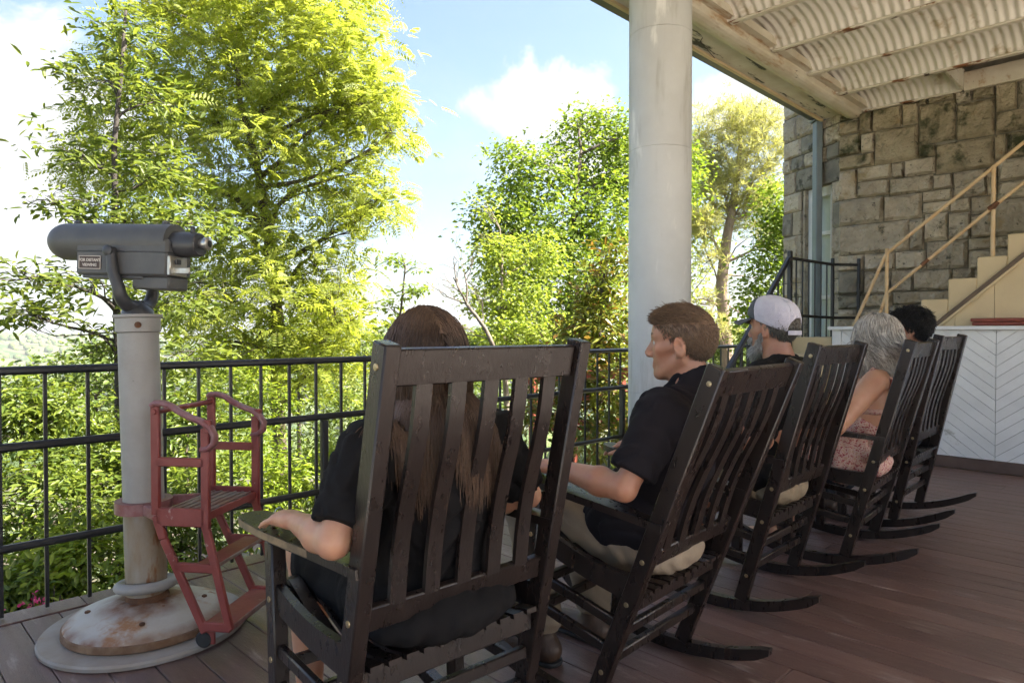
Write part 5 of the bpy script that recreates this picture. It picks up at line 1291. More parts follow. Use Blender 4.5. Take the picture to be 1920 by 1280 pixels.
# ---- 4: woman in floral dress
p = Person('grey haired woman in red and white floral dress with bare back', 3, (4.045, 1.235, 1.20), hyaw=4, hpitch=-4, k=.98, sh=.185, waist=.165, depth=.120)
eL = p.g(-.345, .045, .735); wL = p.g(-.24, .24, .66); eR = p.g(.31, -.03, .73); wR = p.g(.22, .19, .66)
hipL, hipR = p.pel - p.rt * .11, p.pel + p.rt * .11; kL = p.g(-.13, .46, .57); kR = p.g(.13, .46, .57); aL = p.g(-.11, .46, .115); aR = p.g(.13, .44, .115)
lo, hi = p.box(); S = Sdf(lo, hi, .0065); p.torso(S, -.002)
S.cone(p.nk, p.nb + (0, 0, -.02), .052, .062, .03); p.H.face(S, False)
for i, (e_, w_) in enumerate(((eL, wL), (eR, wR))): p.arm(S, i, e_, w_, .058, .045); hand(S, w_, p.fw * .9 - p.rt * (.3 if i else -.3) + np.array((0, 0, -.15)), (0, 0, 1), (-1, 1)[i], .25, .93)
for hp2, kn, an_ in ((hipL, kL, aL), (hipR, kR, aR)): S.cone(hp2, kn, .095, .062, .03); S.cone(kn, an_, .058, .034, .02); S.cone(an_ + (0, 0, -.05), an_ + p.fw * .13 + (0, 0, -.08), .034, .028, .02)
p.objbody(S, 'skin_pale'); SB = S; eyes(p.H, p.root, M['hair_grey'], 4)
fl = bpy.data.materials.new('floral_print'); fl.use_nodes = True; N2 = fl.node_tree.nodes; L2 = fl.node_tree.links; b2 = N2['Principled BSDF']; b2.inputs['Roughness'].default_value = .85
ge = N2.new('ShaderNodeNewGeometry'); vo = N2.new('ShaderNodeTexVoronoi'); vo.inputs['Scale'].default_value = 42; no = N2.new('ShaderNodeTexNoise'); no.inputs['Scale'].default_value = 38; no.inputs['Detail'].default_value = 3
ad2 = N2.new('ShaderNodeVectorMath'); ad2.operation = 'MULTIPLY_ADD'; L2.new(no.outputs['Color'], ad2.inputs[0]); ad2.inputs[1].default_value = (.03, .03, .03); L2.new(ge.outputs['Position'], ad2.inputs[2]); L2.new(ad2.outputs[0], vo.inputs['Vector'])
cr2 = N2.new('ShaderNodeValToRGB'); e2_ = cr2.color_ramp.elements; e2_[0].color = (.30, .035, .05, 1); e2_[0].position = .26; e2_[1].color = (.60, .46, .40, 1); e2_[1].position = .56
x_ = e2_.new(.34); x_.color = (.45, .15, .13, 1); x_ = e2_.new(.0); x_.color = (.10, .012, .03, 1); x_ = e2_.new(.75); x_.color = (.50, .30, .22, 1)
L2.new(vo.outputs['Distance'], cr2.inputs[0]); L2.new(cr2.outputs[0], b2.inputs['Base Color']); vo.inputs['Scale'].default_value = 80
M['floral'] = fl
S = Sdf(lo, hi, .008); p.torso(S, .012)
for hp2, kn, an_ in ((hipL, kL, aL), (hipR, kR, aR)): S.cone(hp2, kn, .118, .09, .06); S.cone(kn, kn * .35 + an_ * .65, .092, .105, .06)
S.ell(p.pel + (0, 0, -.02), (.225, .165, .115), p.R, .04); p.seat(S, .215)
pb_ = p.pel * .55 + p.nb * .45
nrm_ = np.array((0, 0, 1.)) * .80 - p.fw * .60; S.cut(pb_ + p.fw * .02 + (0, 0, .045), nrm_ / np.linalg.norm(nrm_)); S.ripple(.010, 40, 17, (1.4, 1, .5)); dr = p.cloth(S, 'dress', 'floral')
bkp = p.mid * .45 + p.nb * .55 - p.fw * (p.dp + .012)
def back_pt(x, f):        # a point on her back: x across, f up from waist to neck
    c = p.pel * (1 - f) + p.nb * f + p.rt * x + p.fw * .03; last = c
    for k in range(80):
        q = c - p.fw * (.004 * k); i_ = np.round((q - SB.lo) / SB.h).astype(int)
        if (i_ < 0).any() or (i_ >= SB.n).any() or SB.g[tuple(i_)] > .003: break
        last = q
    return Vector(last - p.fw * .004)
def strap(pts, w_=.016):
    up_ = Vector(p.rt) * w_
    m_ = MB().tube(pts, w_ * .5, 8, ref=p.fw, flat=.35); o = m_.build('strap', M['floral'], None, smooth=True, fix=True); child_world(o, p.root); o.parent = dr; o.matrix_parent_inverse = Matrix.Identity(4); o.matrix_basis = Matrix.Identity(4)
for sg in (-1, 1):
    top_ = Vector(p.nb + p.rt * sg * .115 + np.array((0, 0, .018)) ); strap([Vector(p.nb + p.rt * sg * .105 + p.fw * .09 - np.array((0, 0, .06))), top_ + Vector(p.fw) * .03, back_pt(sg * .105, .93), back_pt(sg * .07, .80), back_pt(sg * .025, .66), back_pt(-sg * .02, .55)], .046)
strap([back_pt(x, .56) for x in np.linspace(-.18, .18, 13)], .030)
sd_ = long_hair('hair', p.H, M['hair_grey'], None, 4200, 1.075, [(p.nb + (0, 0, -.05), p.mid, .10), (p.shl[0], p.shl[1], .05)], 51, wave=.0040, wl=.10, rad=.0022, spread=1.0, steps=24, mass=[((x, -.045, 0), (x * 1.1, -.06, -.105), .045, .034) for x in (-.06, -.02, .02, .06)])
all_world(p, [sd_])
for an_ in (aL, aR):
    S = Sdf(an_ - .24, an_ + .3, .007); S.cone(an_ + (0, 0, -.075) - p.fw * .03, an_ + p.fw * .14 + (0, 0, -.09), .036, .034, .02); S.cut((0, 0, .004), (0, 0, -1)); S.cut((0, 0, .06), (0, 0, 1)); p.cloth(S, 'sandal', 'leather')

# ---- 5: man with black curls
p = Person('man with short curly black hair in the farthest rocking chair', 4, (4.908, 1.297, 1.247), hyaw=16, hpitch=0, k=1.06, sh=.205, waist=.155, depth=.115)
eL = p.g(-.33, -.08, .775); wL = p.g(-.29, .20, .775); eR = p.g(.33, -.06, .775); wR = p.g(.29, .2, .775)
hipL, hipR = p.pel - p.rt * .105, p.pel + p.rt * .105; kL = p.g(-.15, .46, .58); kR = p.g(.15, .46, .58); aL = p.g(-.14, .47, .12); aR = p.g(.16, .45, .12)
lo, hi = p.box(); S = Sdf(lo, hi, .007); p.torso(S, -.008)
S.cone(p.nk, p.nb + (0, 0, -.02), .062, .070, .03); p.H.face(S, True)
for i, (e_, w_) in enumerate(((eL, wL), (eR, wR))): p.arm(S, i, e_, w_, .052, .048); hand(S, w_, p.fw + np.array((0, 0, -.06)), (0, 0, 1), (-1, 1)[i], .22, 1.03)
for hp2, kn, an_ in ((hipL, kL, aL), (hipR, kR, aR)): S.cone(hp2, kn, .085, .058, .03); S.cone(kn, an_, .055, .036, .02); S.cone(an_ + (0, 0, -.05), an_ + p.fw * .14 + (0, 0, -.08), .034, .028, .02)
p.objbody(S, 'skin_tan'); eyes(p.H, p.root, M['hair_black'], 3)
S = Sdf(lo, hi, .009); p.torso(S, .010, belly=.02)
for i, e_ in enumerate((eL, eR)): p.arm(S, i, e_, None, .062, grow=.012, upto=.82, part='upper')
S.cone(p.nb + (0, 0, -.02), p.nb + (0, 0, -.08), .088, .12, .05); S.ell(p.nb + (0, 0, .078) + p.fw * .02, (.078, .09, .080), p.R, .008, True); S.cut(p.pel + (0, 0, -.05), (0, 0, -1)); S.ripple(.006, 30, 22); p.cloth(S, 'shirt', 'navy')
S = Sdf(lo, hi, .009)
for hp2, kn, an_ in ((hipL, kL, aL), (hipR, kR, aR)): S.cone(hp2, kn, .105, .080, .03); S.cone(kn, an_ + (0, 0, .04), .078, .066, .03)
S.ell(p.pel + (0, 0, -.012), (.19, .148, .105), p.R, .03); S.ripple(.007, 34, 23); S.cut((0, 0, .11), (0, 0, -1)); p.cloth(S, 'trousers', 'navy')
for an_ in (aL, aR):
    S = Sdf(an_ - .26, an_ + .32, .008); S.cone(an_ + (0, 0, -.065) - p.fw * .035, an_ + p.fw * .15 + (0, 0, -.078), .046, .040, .03); S.cone(an_ + (0, 0, -.01), an_ + (0, 0, -.05), .044, .048, .02); S.cut((0, 0, .004), (0, 0, -1)); p.cloth(S, 'shoe', 'leather')
hb = short_hair('hair', p.H, M['hair_black'], None, 6000, lambda L_: .022 + .014 * np.clip(L_[:, 2] / .08, 0, 1), lambda L_: np.stack([L_[:, 0] * 3, -.2 + 0 * L_[:, 1], -.4 + 0 * L_[:, 1]], -1), .7, grow=.012, front=.085, top=.060, seed=61, rad=.0017, curl=.9, lump=.004)
all_world(p, [hb])
# ================================================================= trees and shrubs
def unit(a): return a / (np.linalg.norm(a, axis=-1, keepdims=True) + 1e-9)
def leaf_arrays(P, D, Nn, ln, wd, fold=.25, six=False):
    """leaves at P pointing along D, faces towards Nn; lengths and widths per leaf"""
    D = unit(D); S_ = unit(np.cross(D, Nn)); U = np.cross(S_, D); ln = ln[:, None]; wd = wd[:, None]; n = len(P)
    if not six:
        mid = P + D * ln * .45 + U * wd * fold; V = np.stack([P, mid + S_ * wd * .5, P + D * ln, mid - S_ * wd * .5], 1).reshape(-1, 3); b = np.arange(n)[:, None] * 4
        return V, np.concatenate([b + np.array((0, 1, 2)), b + np.array((0, 2, 3))], 0)
    q = lambda t, s_, u: P + D * ln * t + S_ * wd * s_ + U * wd * u
    V = np.stack([q(0, 0, 0), q(.30, .42, fold), q(.66, .40, fold), q(1, 0, -.12), q(.66, -.40, fold), q(.30, -.42, fold)], 1).reshape(-1, 3); b = np.arange(n)[:, None] * 6
    return V, np.concatenate([b + np.array((0, 1, 2, 3)), b + np.array((0, 3, 4, 5))], 0)
def limb(b, a, c, r0, r1, bend, r_, n=6, sides=7):
    a = np.array(a, float); c = np.array(c, float); L_ = np.linalg.norm(c - a); pts = []; off = r_.normal(0, bend * L_, 3)
    for k in range(n + 1):
        t = k / n; pts.append(Vector(a + (c - a) * t + off * math.sin(math.pi * t) + np.array((0, 0, .10 * L_ * math.sin(math.pi * t))) * (1 - t) + r_.normal(0, .012 * L_, 3) * (0 < k < n)))
    b.tube(pts, [r0 + (r1 - r0) * k / n for k in range(n + 1)], sides); return [np3(p_) for p_ in pts]
def clusters(r_, lobes, nc, per, cr, shell=.55, flat=.7):
    """cluster centres spread through the lobes, points spread round each"""
    vol = np.array([np.prod(l[1]) ** .62 * l[2] for l in lobes]); pick = r_.choice(len(lobes), nc, p=vol / vol.sum())
    c = np.array([l[0] for l in lobes])[pick]; rad = np.array([l[1] for l in lobes])[pick]; d = unit(r_.normal(0, 1, (nc, 3))); u = shell + (1 - shell) * r_.random(nc) ** .6
    inner = r_.random(nc) < .22; u[inner] *= r_.random(inner.sum()) ** .5
    cc = c + d * rad * u[:, None]; outd = unit(d * rad)
    sz = cr * r_.uniform(.55, 1.35, nc); pp = np.repeat(cc, per, 0) + r_.normal(0, 1, (nc * per, 3)) * np.repeat(sz, per)[:, None] * np.array((1, 1, flat)) * .55
    return cc, outd, pp, np.repeat(outd, per, 0), np.repeat(np.arange(nc), per)
def lobe(px, py, dep, rx, ry, rd=None, wgt=1.0):
    c = np3(at(px, py, dep)); s_ = dep / 1280; rx, ry = rx * s_, ry * s_; rd = rd if rd is not None else (rx + ry) / 2
    # radii along x and y of the place: the lobes are turned ellipsoids, near enough round in plan
    return (c, np.array(((rx + rd) / 2, (rx + rd) / 2, ry)), wgt)
def make_tree(name, label, lobes, trunk_pts, trunk_r, bark, leafm, nc, per, cr, leaf, seed, group='trees beyond the railing', cat='tree', twigs=5, shell=.55, sag=.3, limbs=True, six=False, frond=0, flat=.7, bend=.08):
    """trunk_pts from the ground up; leaf=(length, width)"""
    r_ = np.random.default_rng(seed); tp = [np3(p_) for p_ in trunk_pts]
    root = thing(name, label, cat, Vector(tp[0]), group); b = MB(); nT = len(tp)
    b.tube([Vector(p_) for p_ in tp], [trunk_r * (1 - .78 * k / max(1, nT - 1)) for k in range(nT)], 10)
    if limbs:
        tz = np.array([p_[2] for p_ in tp])
        for c, rad, wg in lobes:
            zt = c[2] - .55 * rad[2] - .25 * np.linalg.norm((c - tp[-1])[:2]); k = int(np.clip(np.searchsorted(tz, zt), 1, nT - 1)); f_ = np.clip((zt - tz[k - 1]) / max(1e-3, tz[k] - tz[k - 1]), 0, 1); a = tp[k - 1] + (tp[k] - tp[k - 1]) * f_
            rr = trunk_r * max(.16, .5 * (1 - .6 * k / nT)); m_ = limb(b, a, c, rr, rr * .35, bend, r_)
            for _ in range(twigs):
                e_ = c + unit(r_.normal(0, 1, 3)) * rad * r_.uniform(.6, .95); s0 = m_[r_.integers(2, len(m_))]; t_ = limb(b, s0, e_, rr * .34, rr * .07, bend * 1.2, r_, 5, 5)
                for _ in range(2): limb(b, t_[r_.integers(2, 5)], t_[-1] + r_.normal(0, .35, 3) * rad, rr * .14, rr * .04, bend, r_, 3, 4)
    child_world(b.build('trunk', bark, None, smooth=True), root)
    cc, outd, P, O, cid = clusters(r_, lobes, nc, per, cr, shell, flat); n = len(P)
    hz = unit(r_.normal(0, 1, (n, 3)) * np.array((1, 1, .35))); D = unit(O * .6 + hz * .9 + np.array((0, 0, -sag))); Nn = unit(np.array((0, 0, 1.0)) + O * .4 + r_.normal(0, .45, (n, 3)))
    ln = leaf[0] * r_.uniform(.45, 1.35, n); wd = leaf[1] * r_.uniform(.55, 1.25, n)
    if frond:                                                             # pinnate leaves: pairs of leaflets along a drooping stalk
        S_ = unit(np.cross(D, Nn)); Pl = []; Dl = []; Nl = []; lw = []
        for k in range(frond):
            t = (k + .8) / frond; base_ = P + D * (ln * t)[:, None] + np.array((0, 0, -1.)) * (ln * .32 * t * t)[:, None]; sz = math.sin(math.pi * min(1, .22 + .72 * t)) ** .7
            for sg in (-1, 1): Pl.append(base_); Dl.append(S_ * sg + D * .55 + np.array((0, 0, -.28))); Nl.append(Nn); lw.append(np.full(n, sz))
        P = np.concatenate(Pl); D = np.concatenate(Dl); Nn = np.concatenate(Nl); lw = np.concatenate(lw); ln = np.tile(wd, 2 * frond) * lw * r_.uniform(.8, 1.15, len(P)); wd = ln * .36
    V, F = leaf_arrays(P, D, Nn, ln, wd, .22, six)
    cr_o = np_mesh('crown', V, F, leafm, None); cr_o['kind'] = 'stuff'; child_world(cr_o, root)
    return root
LM = {}
LM['locust'] = leaf_mat('yellow_green_leaflets', (.185, .235, .036), (.320, .350, .070), .60, .5, tboost=1.6)
LM['oak'] = leaf_mat('dark_green_leaves', (.075, .115, .022), (.170, .205, .040), .48, .42)
LM['maple'] = leaf_mat('fresh_green_leaves', (.100, .165, .022), (.215, .280, .040), .50, .5)
LM['maple_pale'] = leaf_mat('pale_green_leaves', (.15, .215, .035), (.29, .34, .06), .5, .5)
LM['magnolia'] = leaf_mat('glossy_magnolia_leaves', (.085, .120, .018), (.21, .225, .035), .30, .28, odd=(.21, .125, .03), oddp=.26)
LM['pine'] = leaf_mat('dry_green_needles', (.24, .255, .095), (.40, .39, .165), .45, .6)
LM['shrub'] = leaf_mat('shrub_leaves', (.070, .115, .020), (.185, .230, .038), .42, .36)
LM['shrub_lit'] = leaf_mat('sunlit_tone_shrub_leaves', (.120, .185, .020), (.25, .31, .036), .45, .4)  # the shrub leaf again, with sunlight put into its colour
LM['petal'] = leaf_mat('pink_petals', (.55, .03, .16), (.70, .10, .30), .3, .5)
LM['wood_edge'] = leaf_mat('woodland_leaves', (.070, .110, .022), (.150, .200, .040), .4, .5)
def gz_(v): return float(ground_z(np.array(v[0]), np.array(v[1])))
def foot(px, dep):
    v = at(px, 640, dep); return Vector((v.x, v.y, gz_(v) - .1))
T2 = [lobe(*a) for a in ((420, 95, 14.5, 210, 150), (560, 130, 14, 165, 155), (300, 210, 14.5, 170, 140), (640, 110, 13.5, 110, 120), (680, 215, 13.5, 105, 75), (715, 190, 13.5, 60, 48, .6, 1.0), (735, 250, 13.3, 50, 34, .5, 1.0), (230, 330, 15, 120, 90), (480, 290, 14, 210, 120), (640, 330, 13.5, 100, 90), (700, 385, 13.2, 78, 42), (420, 430, 14, 170, 95), (590, 470, 13.2, 120, 90), (520, 560, 13, 170, 100), (640, 600, 12.8, 85, 75), (440, 640, 13, 120, 90), (600, 690, 12.6, 110, 70), (350, 540, 14.5, 90, 80), (560, -30, 14, 200, 90), (380, -20, 14.5, 140, 70))]
f0 = foot(528, 14)
make_tree('locust_tree', 'big bright yellow green tree with feathery leaves beyond the telescope', T2, [f0, at(528, 900, 14), at(520, 760, 14), at(522, 600, 14), at(500, 420, 14), at(480, 300, 14), at(450, 190, 14), at(440, 60, 14)], .17, M['bark'], LM['locust'], 1650, 8, .42, (.38, .125), 201, frond=7, twigs=5, sag=.12, flat=.6, shell=.42)
T1 = [lobe(*a) for a in ((225, 60, 7.2, 60, 70, .45), (190, 150, 7.2, 75, 60, .6), (290, 190, 7.3, 60, 60, .6), (150, 280, 7.0, 95, 50, .6), (290, 320, 7.3, 90, 60, .6), (110, 385, 6.9, 70, 34, .4), (240, 410, 7.1, 110, 45, .6), (360, 420, 7.3, 80, 55, .6), (60, 520, 6.6, 110, 32, .5), (170, 540, 6.7, 100, 40, .5), (60, 590, 6.5, 80, 26, .4), (330, 560, 7.2, 90, 60, .6), (200, 640, 7.0, 70, 50, .6), (330, 680, 7.0, 80, 60, .6))]
make_tree('oak_tree', 'slender dark tree with long leafy side branches behind the telescope', T1, [foot(232, 7.1), at(226, 900, 7.1), at(224, 700, 7.1), at(219, 560, 7.1), at(217, 420, 7.1), at(214, 270, 7.1), at(226, 150, 7.1), at(236, 20, 7.1)], .062, M['bark_dark'], LM['oak'], 360, 12, .18, (.118, .042), 202, six=True, twigs=5, sag=.15, shell=.25, flat=.45)
T3 = [lobe(*a) for a in ((1000, 330, 19, 75, 70), (960, 290, 19, 35, 32, .5, .6), (1110, 290, 20, 80, 75), (1090, 225, 20, 35, 25, .5, .5), (1165, 250, 20, 40, 55), (940, 400, 18.5, 60, 60), (1040, 430, 18.5, 110, 75), (1140, 400, 19, 70, 80), (960, 500, 18, 70, 55), (1070, 540, 18, 110, 75), (920, 450, 18, 35, 28, .5, .5), (1180, 340, 20, 50, 60), (980, 600, 17.5, 85, 50), (1130, 620, 18, 90, 60), (1250, 330, 21, 60, 90))]
make_tree('maple_tree', 'tall green leafy tree left of the round column', T3, [foot(1060, 19), at(1060, 800, 19), at(1062, 640, 19), at(1070, 520, 19), at(1075, 400, 19), at(1090, 280, 19)], .17, M['bark'], LM['maple'], 1500, 16, .46, (.15, .11), 203, twigs=5, shell=.5, flat=.6)
T3b = [lobe(*a) for a in ((915, 395, 15, 26, 22, .3, .6), (930, 480, 15, 55, 45), (905, 560, 15, 50, 38), (970, 555, 15, 60, 50), (900, 440, 15, 26, 16, .3, .6), (950, 630, 14.5, 70, 40), (1010, 480, 15.5, 55, 45), (1020, 620, 14.5, 60, 45))]
make_tree('dogwood_tree', 'pale green lighter tree in front of the tall leafy one', T3b, [foot(955, 15), at(952, 800, 15), at(945, 660, 15), at(940, 560, 15), at(942, 470, 15)], .09, M['bark_pale'], LM['maple_pale'], 420, 14, .34, (.11, .075), 204, twigs=5, shell=.3, flat=.4)
T4 = [lobe(*a) for a in ((1130, 520, 10, 50, 60), (1090, 600, 10, 70, 60), (1150, 620, 9.8, 60, 80), (1060, 690, 9.6, 80, 60), (1150, 720, 9.6, 70, 70), (1010, 760, 9.4, 70, 50), (1100, 800, 9.4, 90, 70), (1180, 830, 9.4, 60, 60), (1145, 480, 10, 24, 34, .4, .6))]
make_tree('magnolia_tree', 'bronze leaved magnolia seen through the railing by the column', T4, [foot(1120, 10), at(1120, 850, 10), at(1118, 700, 10), at(1125, 600, 10), at(1135, 490, 10)], .07, M['bark'], LM['magnolia'], 330, 13, .28, (.15, .055), 205, six=True, twigs=4, shell=.3)
T6 = [lobe(*a) for a in ((745, 490, 12, 34, 20, .35), (770, 545, 12, 30, 16, .3), (730, 575, 12, 30, 18, .3), (750, 620, 12, 44, 22, .4), (720, 640, 12, 30, 20, .3), (780, 500, 12, 18, 12, .2))]
make_tree('thin_sapling', 'thin sapling with sparse leaves right of the big tree', T6, [foot(745, 12), at(742, 800, 12), at(738, 660, 12), at(752, 580, 12), at(760, 500, 12), at(752, 476, 12)], .035, M['bark'], LM['maple'], 70, 12, .16, (.085, .055), 206, twigs=3, shell=.2, flat=.4)
T7 = [lobe(*a) for a in ((1370, 235, 24, 60, 38), (1420, 245, 24, 45, 45), (1330, 275, 24, 40, 40), (1440, 300, 24, 32, 50), (1385, 300, 24, 70, 38), (1320, 340, 24, 36, 30), (1350, 350, 24, 50, 26), (1430, 360, 24, 42, 30), (1310, 420, 23.5, 32, 22), (1395, 400, 24, 50, 24), (1330, 480, 23.5, 36, 20, None, .15), (1430, 450, 23.5, 34, 20, None, .15), (1320, 560, 23, 36, 22, None, .15), (1345, 610, 23, 40, 20, None, .15))]
pr_ = np.random.default_rng(77)
pine = thing('pine_tree', 'tall open pine with bare lower limbs right of the column', 'tree', foot(1360, 24), 'trees beyond the railing')
b = MB(); tp = [foot(1362, 24), at(1363, 800, 24), at(1362, 640, 24), at(1352, 540, 24), at(1362, 450, 24), at(1375, 380, 24), at(1385, 310, 24), at(1390, 240, 24)]
b.tube(tp, [.26, .24, .22, .20, .17, .13, .09, .04], 12)
tpn = [np3(p_) for p_ in tp]; tips = []
for c, rad, wg in T7:
    k = int(np.clip(np.searchsorted([p_[2] for p_ in tpn], c[2] - 1.4 * rad[2] - .3), 2, 7)); m_ = limb(b, tpn[k - 1] * .5 + tpn[k] * .5, c, .055, .022, .10, pr_, 7, 6)
    for _ in range(12):
        e_ = c + unit(pr_.normal(0, 1, 3)) * rad * pr_.uniform(.55, 1.0); t_ = limb(b, m_[pr_.integers(3, 8)], e_, .018, .006, .08, pr_, 4, 4)
        for _ in range(4): tips.append((t_[-1] + pr_.normal(0, .25, 3) * rad, wg))
for (px, py) in ((1320, 395), (1440, 430), (1315, 500), (1430, 520), (1420, 600), (1330, 590), (1300, 545)):
    m_ = limb(b, tpn[3] * .4 + tpn[4] * .6 + np.array((0, 0, pr_.uniform(-2, 1))), np3(at(px, py, 24)), .035, .008, .12, pr_, 7, 5)
    for _ in range(4): limb(b, m_[pr_.integers(3, 7)], m_[-1] + pr_.normal(0, .8, 3), .010, .004, .1, pr_, 4, 4)
child_world(b.build('trunk', M['bark_pine'], None, smooth=True), pine)
tc_ = np.array([t[0] for t in tips if pr_.random() < t[1]]); tc_ = np.repeat(tc_, 4, 0) + pr_.normal(0, .22, (len(tc_) * 4, 3)); nn_ = 16
P = np.repeat(tc_, nn_, 0); D = unit(pr_.normal(0, 1, P.shape) + np.array((0, 0, .55))); V, F = leaf_arrays(P, D, unit(pr_.normal(0, 1, P.shape)), pr_.uniform(.18, .34, len(P)), np.full(len(P), .020), 0)
o = np_mesh('crown', V, F, LM['pine'], None); o['kind'] = 'stuff'; child_world(o, pine)
T8 = [lobe(*a) for a in ((1455, 390, 17, 30, 50), (1440, 480, 17, 45, 50), (1470, 540, 16.5, 50, 60), (1420, 560, 17, 40, 45), (1480, 440, 17, 40, 60), (1440, 630, 16.5, 60, 40))]
make_tree('elm_tree', 'green leafy tree beside the stone building corner', T8, [foot(1480, 17), at(1480, 800, 17), at(1475, 640, 17), at(1470, 520, 17), at(1465, 420, 17)], .12, M['bark'], LM['maple'], 420, 16, .42, (.13, .09), 207, twigs=4)
T9 = [lobe(*a) for a in ((1305, 330, 26, 26, 60), (1315, 430, 26, 36, 60), (1290, 520, 26, 40, 50), (1240, 420, 26, 60, 90))]
make_tree('poplar_tree', 'light green tree behind the column and the pine', T9, [foot(1280, 26), at(1280, 700, 26), at(1285, 540, 26), at(1290, 400, 26)], .13, M['bark_pale'], LM['maple_pale'], 330, 14, .55, (.16, .12), 208, twigs=4)
# bare tree: forking grey limbs without leaves
bt = thing('bare_tree', 'bare leafless tree with thin pale branches above the woman', 'tree', foot(930, 11), 'trees beyond the railing'); b = MB(); br2 = np.random.default_rng(9)
def fork(a, d, ln, r0, lv):
    e_ = a + d * ln; m_ = limb(b, a, e_, r0, r0 * .62, .07, br2, 5, 6 if lv > 2 else 4)
    if lv <= 0: return
    for _ in range(3 if lv > 1 else 2):
        nd = unit(d + br2.normal(0, .42, 3) + np.array((0, 0, .18))); fork(m_[-1] if br2.random() < .5 else m_[br2.integers(2, 5)], nd, ln * br2.uniform(.55, .8), r0 * .55, lv - 1)
a0 = np3(foot(945, 11)); a1 = np3(at(925, 650, 11)); a2 = np3(at(875, 570, 11)); limb(b, a0, a1, .05, .036, .02, br2); limb(b, a1, a2, .036, .028, .03, br2)
for (px, py), r0 in (((835, 490), .020), ((870, 480), .016), ((810, 540), .012)): fork(a2, unit(np3(at(px, py, 11)) - a2), np.linalg.norm(np3(at(px, py, 11)) - a2) * .62, r0, 3)
fork(np3(at(905, 620, 11)), unit(np3(at(905, 540, 11)) - np3(at(905, 620, 11))), .45, .012, 2); fork(np3(at(915, 635, 11)), unit(np3(at(845, 620, 11)) - np3(at(915, 635, 11))), .4, .011, 2)
child_world(b.build('trunk', M['bark_pale'], None, smooth=True), bt)
# woodland further down the slope
wr = np.random.default_rng(15); K = 0
for (px, py, dep, rx, ry, lb) in ((560, 640, 40, 160, 60, 'far dark green wood edge tree behind the big tree'), (760, 655, 60, 90, 34, 'small hazy green tree below the thin sapling'), (880, 650, 48, 60, 34, 'distant round green tree above the woman'), (1290, 620, 42, 90, 60, 'distant green tree low behind the column'), (1400, 640, 46, 80, 44, 'distant green tree low behind the pine trunk'), (180, 690, 30, 150, 60, 'green tree on the slope left of the telescope pole'), (820, 720, 30, 190, 70, 'green slope tree behind the nearest chair')):
    T = [lobe(px, py, dep, rx * .6, ry * .8), lobe(px - rx * .5, py + ry * .3, dep, rx * .45, ry * .6), lobe(px + rx * .5, py + ry * .25, dep, rx * .45, ry * .6), lobe(px, py + ry * 1.2, dep, rx * .8, ry * .8)]
    make_tree('slope_tree', lb, T, [foot(px, dep), at(px, py + ry * 1.5, dep), at(px, py, dep)], .14, M['bark'], LM['wood_edge'], 240, 12, .022 * dep, (.010 * dep, .007 * dep), 300 + K, twigs=2, group='trees down the slope'); K += 1
# shrubs under the railing
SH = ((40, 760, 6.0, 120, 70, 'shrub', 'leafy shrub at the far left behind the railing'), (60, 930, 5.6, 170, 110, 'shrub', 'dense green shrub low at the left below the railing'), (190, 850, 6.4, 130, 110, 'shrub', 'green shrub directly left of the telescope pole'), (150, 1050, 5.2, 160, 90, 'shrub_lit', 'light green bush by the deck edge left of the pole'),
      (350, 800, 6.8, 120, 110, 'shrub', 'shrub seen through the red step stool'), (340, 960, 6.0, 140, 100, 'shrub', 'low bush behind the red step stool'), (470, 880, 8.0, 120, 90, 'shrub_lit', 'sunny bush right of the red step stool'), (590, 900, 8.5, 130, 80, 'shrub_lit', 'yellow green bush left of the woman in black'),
      (430, 740, 9.5, 130, 70, 'shrub_lit', 'tall sunlit bush below the big tree'), (640, 780, 10, 110, 80, 'shrub', 'shaded bush beyond the nearest rocking chair'), (30, 1120, 4.9, 90, 60, 'shrub', 'small bush at the bottom left corner by the deck'), (880, 860, 9, 130, 80, 'shrub', 'bush low behind the woman in black'))
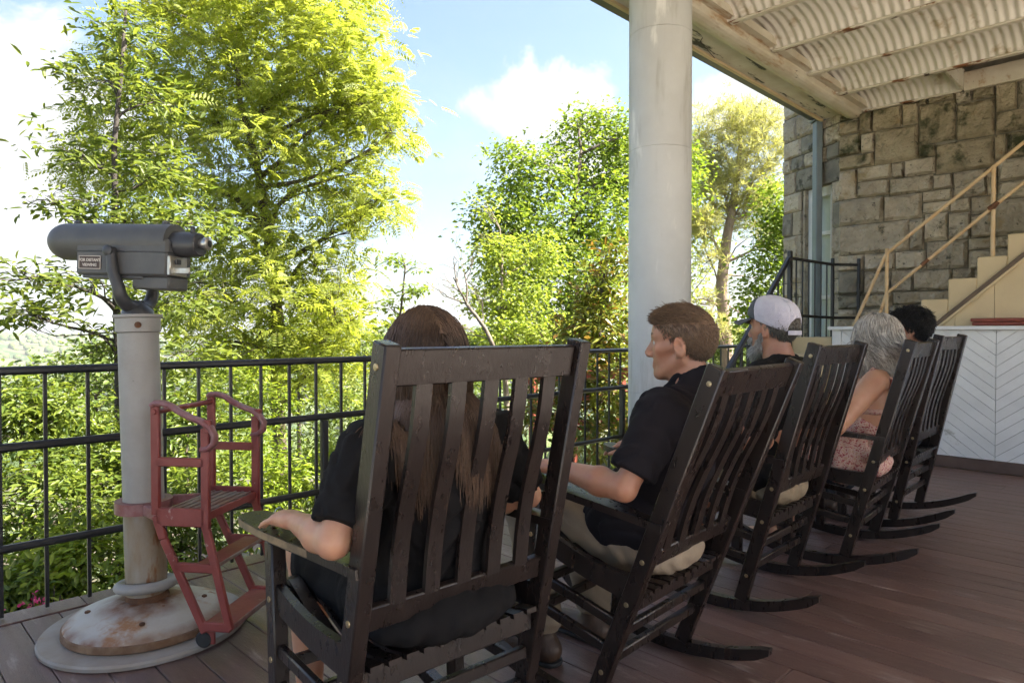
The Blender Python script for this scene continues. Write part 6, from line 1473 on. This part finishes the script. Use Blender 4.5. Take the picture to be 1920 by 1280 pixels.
for k, (px, py, dep, rx, ry, lm_, lb) in enumerate(SH):
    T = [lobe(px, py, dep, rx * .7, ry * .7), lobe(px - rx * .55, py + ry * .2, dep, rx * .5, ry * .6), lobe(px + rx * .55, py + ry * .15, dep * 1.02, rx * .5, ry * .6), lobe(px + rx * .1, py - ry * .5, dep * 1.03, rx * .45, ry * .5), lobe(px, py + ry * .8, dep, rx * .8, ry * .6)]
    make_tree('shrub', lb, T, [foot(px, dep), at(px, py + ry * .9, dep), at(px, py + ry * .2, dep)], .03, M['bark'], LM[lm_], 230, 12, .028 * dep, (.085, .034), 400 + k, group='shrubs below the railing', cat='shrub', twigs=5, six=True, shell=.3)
# pink azalea by the deck edge
az = thing('azalea', 'small pink flowering azalea at the deck edge', 'flower', at(72, 1135, 4.6)); r_ = np.random.default_rng(3)
P = np3(at(72, 1136, 4.6)) + r_.normal(0, 1, (45, 3)) * np.array((.07, .07, .035)); D = unit(r_.normal(0, 1, P.shape) + np.array((0, 0, .8))); V, F = leaf_arrays(P, D, unit(r_.normal(0, 1, P.shape)), np.full(45, .03), np.full(45, .026), .1, True); o = np_mesh('blossom', V, F, LM['petal'], None); o['kind'] = 'stuff'; child_world(o, az)
b = MB()
for k in range(7): limb(b, np3(at(72, 1136, 4.6)) + np.array((0, 0, -1.0)), np3(at(72, 1136, 4.6)) + r_.normal(0, .08, 3), .008, .004, .05, r_, 5, 5)
child_world(b.build('stem', M['bark'], None), az)
# red painted stair rails beyond the railing
rf = thing('red_fence', 'red painted wooden garden fence below the magnolia', 'fence', at(1080, 860, 12.5))
def rfp(b, n): child_world(b.build(n, M['red_wood']), rf)
for z0, z1 in (((990, 712), (1290, 690)), ((990, 752), (1290, 735)), ((1000, 800), (1290, 790))): rfp(MB().beam(at(*z0, 13), at(*z1, 12.2), .05, .19, ch=.01), 'rail')
for px in (1000, 1075, 1165, 1250): 
    t = at(px, 700, 12.6); rfp(MB().box((t.x, t.y, t.z - 1.3), (.13, .13, 2.8), ch=.01), 'post')

# ---- the valley's haze: one closed box of thin air round everything, the sky outside it
hz_ = MB().box((0, 0, -12), (7200, 7200, 178)).build('haze', None); tag(hz_, 'thin pale summer haze over the valley', kind='stuff')
hm = bpy.data.materials.new('haze_air'); hm.use_nodes = True; hN = hm.node_tree.nodes; hN.clear(); ho = hN.new('ShaderNodeOutputMaterial'); hv = hN.new('ShaderNodeVolumePrincipled')
hv.inputs['Color'].default_value = (.86, .92, 1.0, 1); hv.inputs['Density'].default_value = .00016; hm.node_tree.links.new(hv.outputs[0], ho.inputs['Volume']); hz_.data.materials.append(hm)
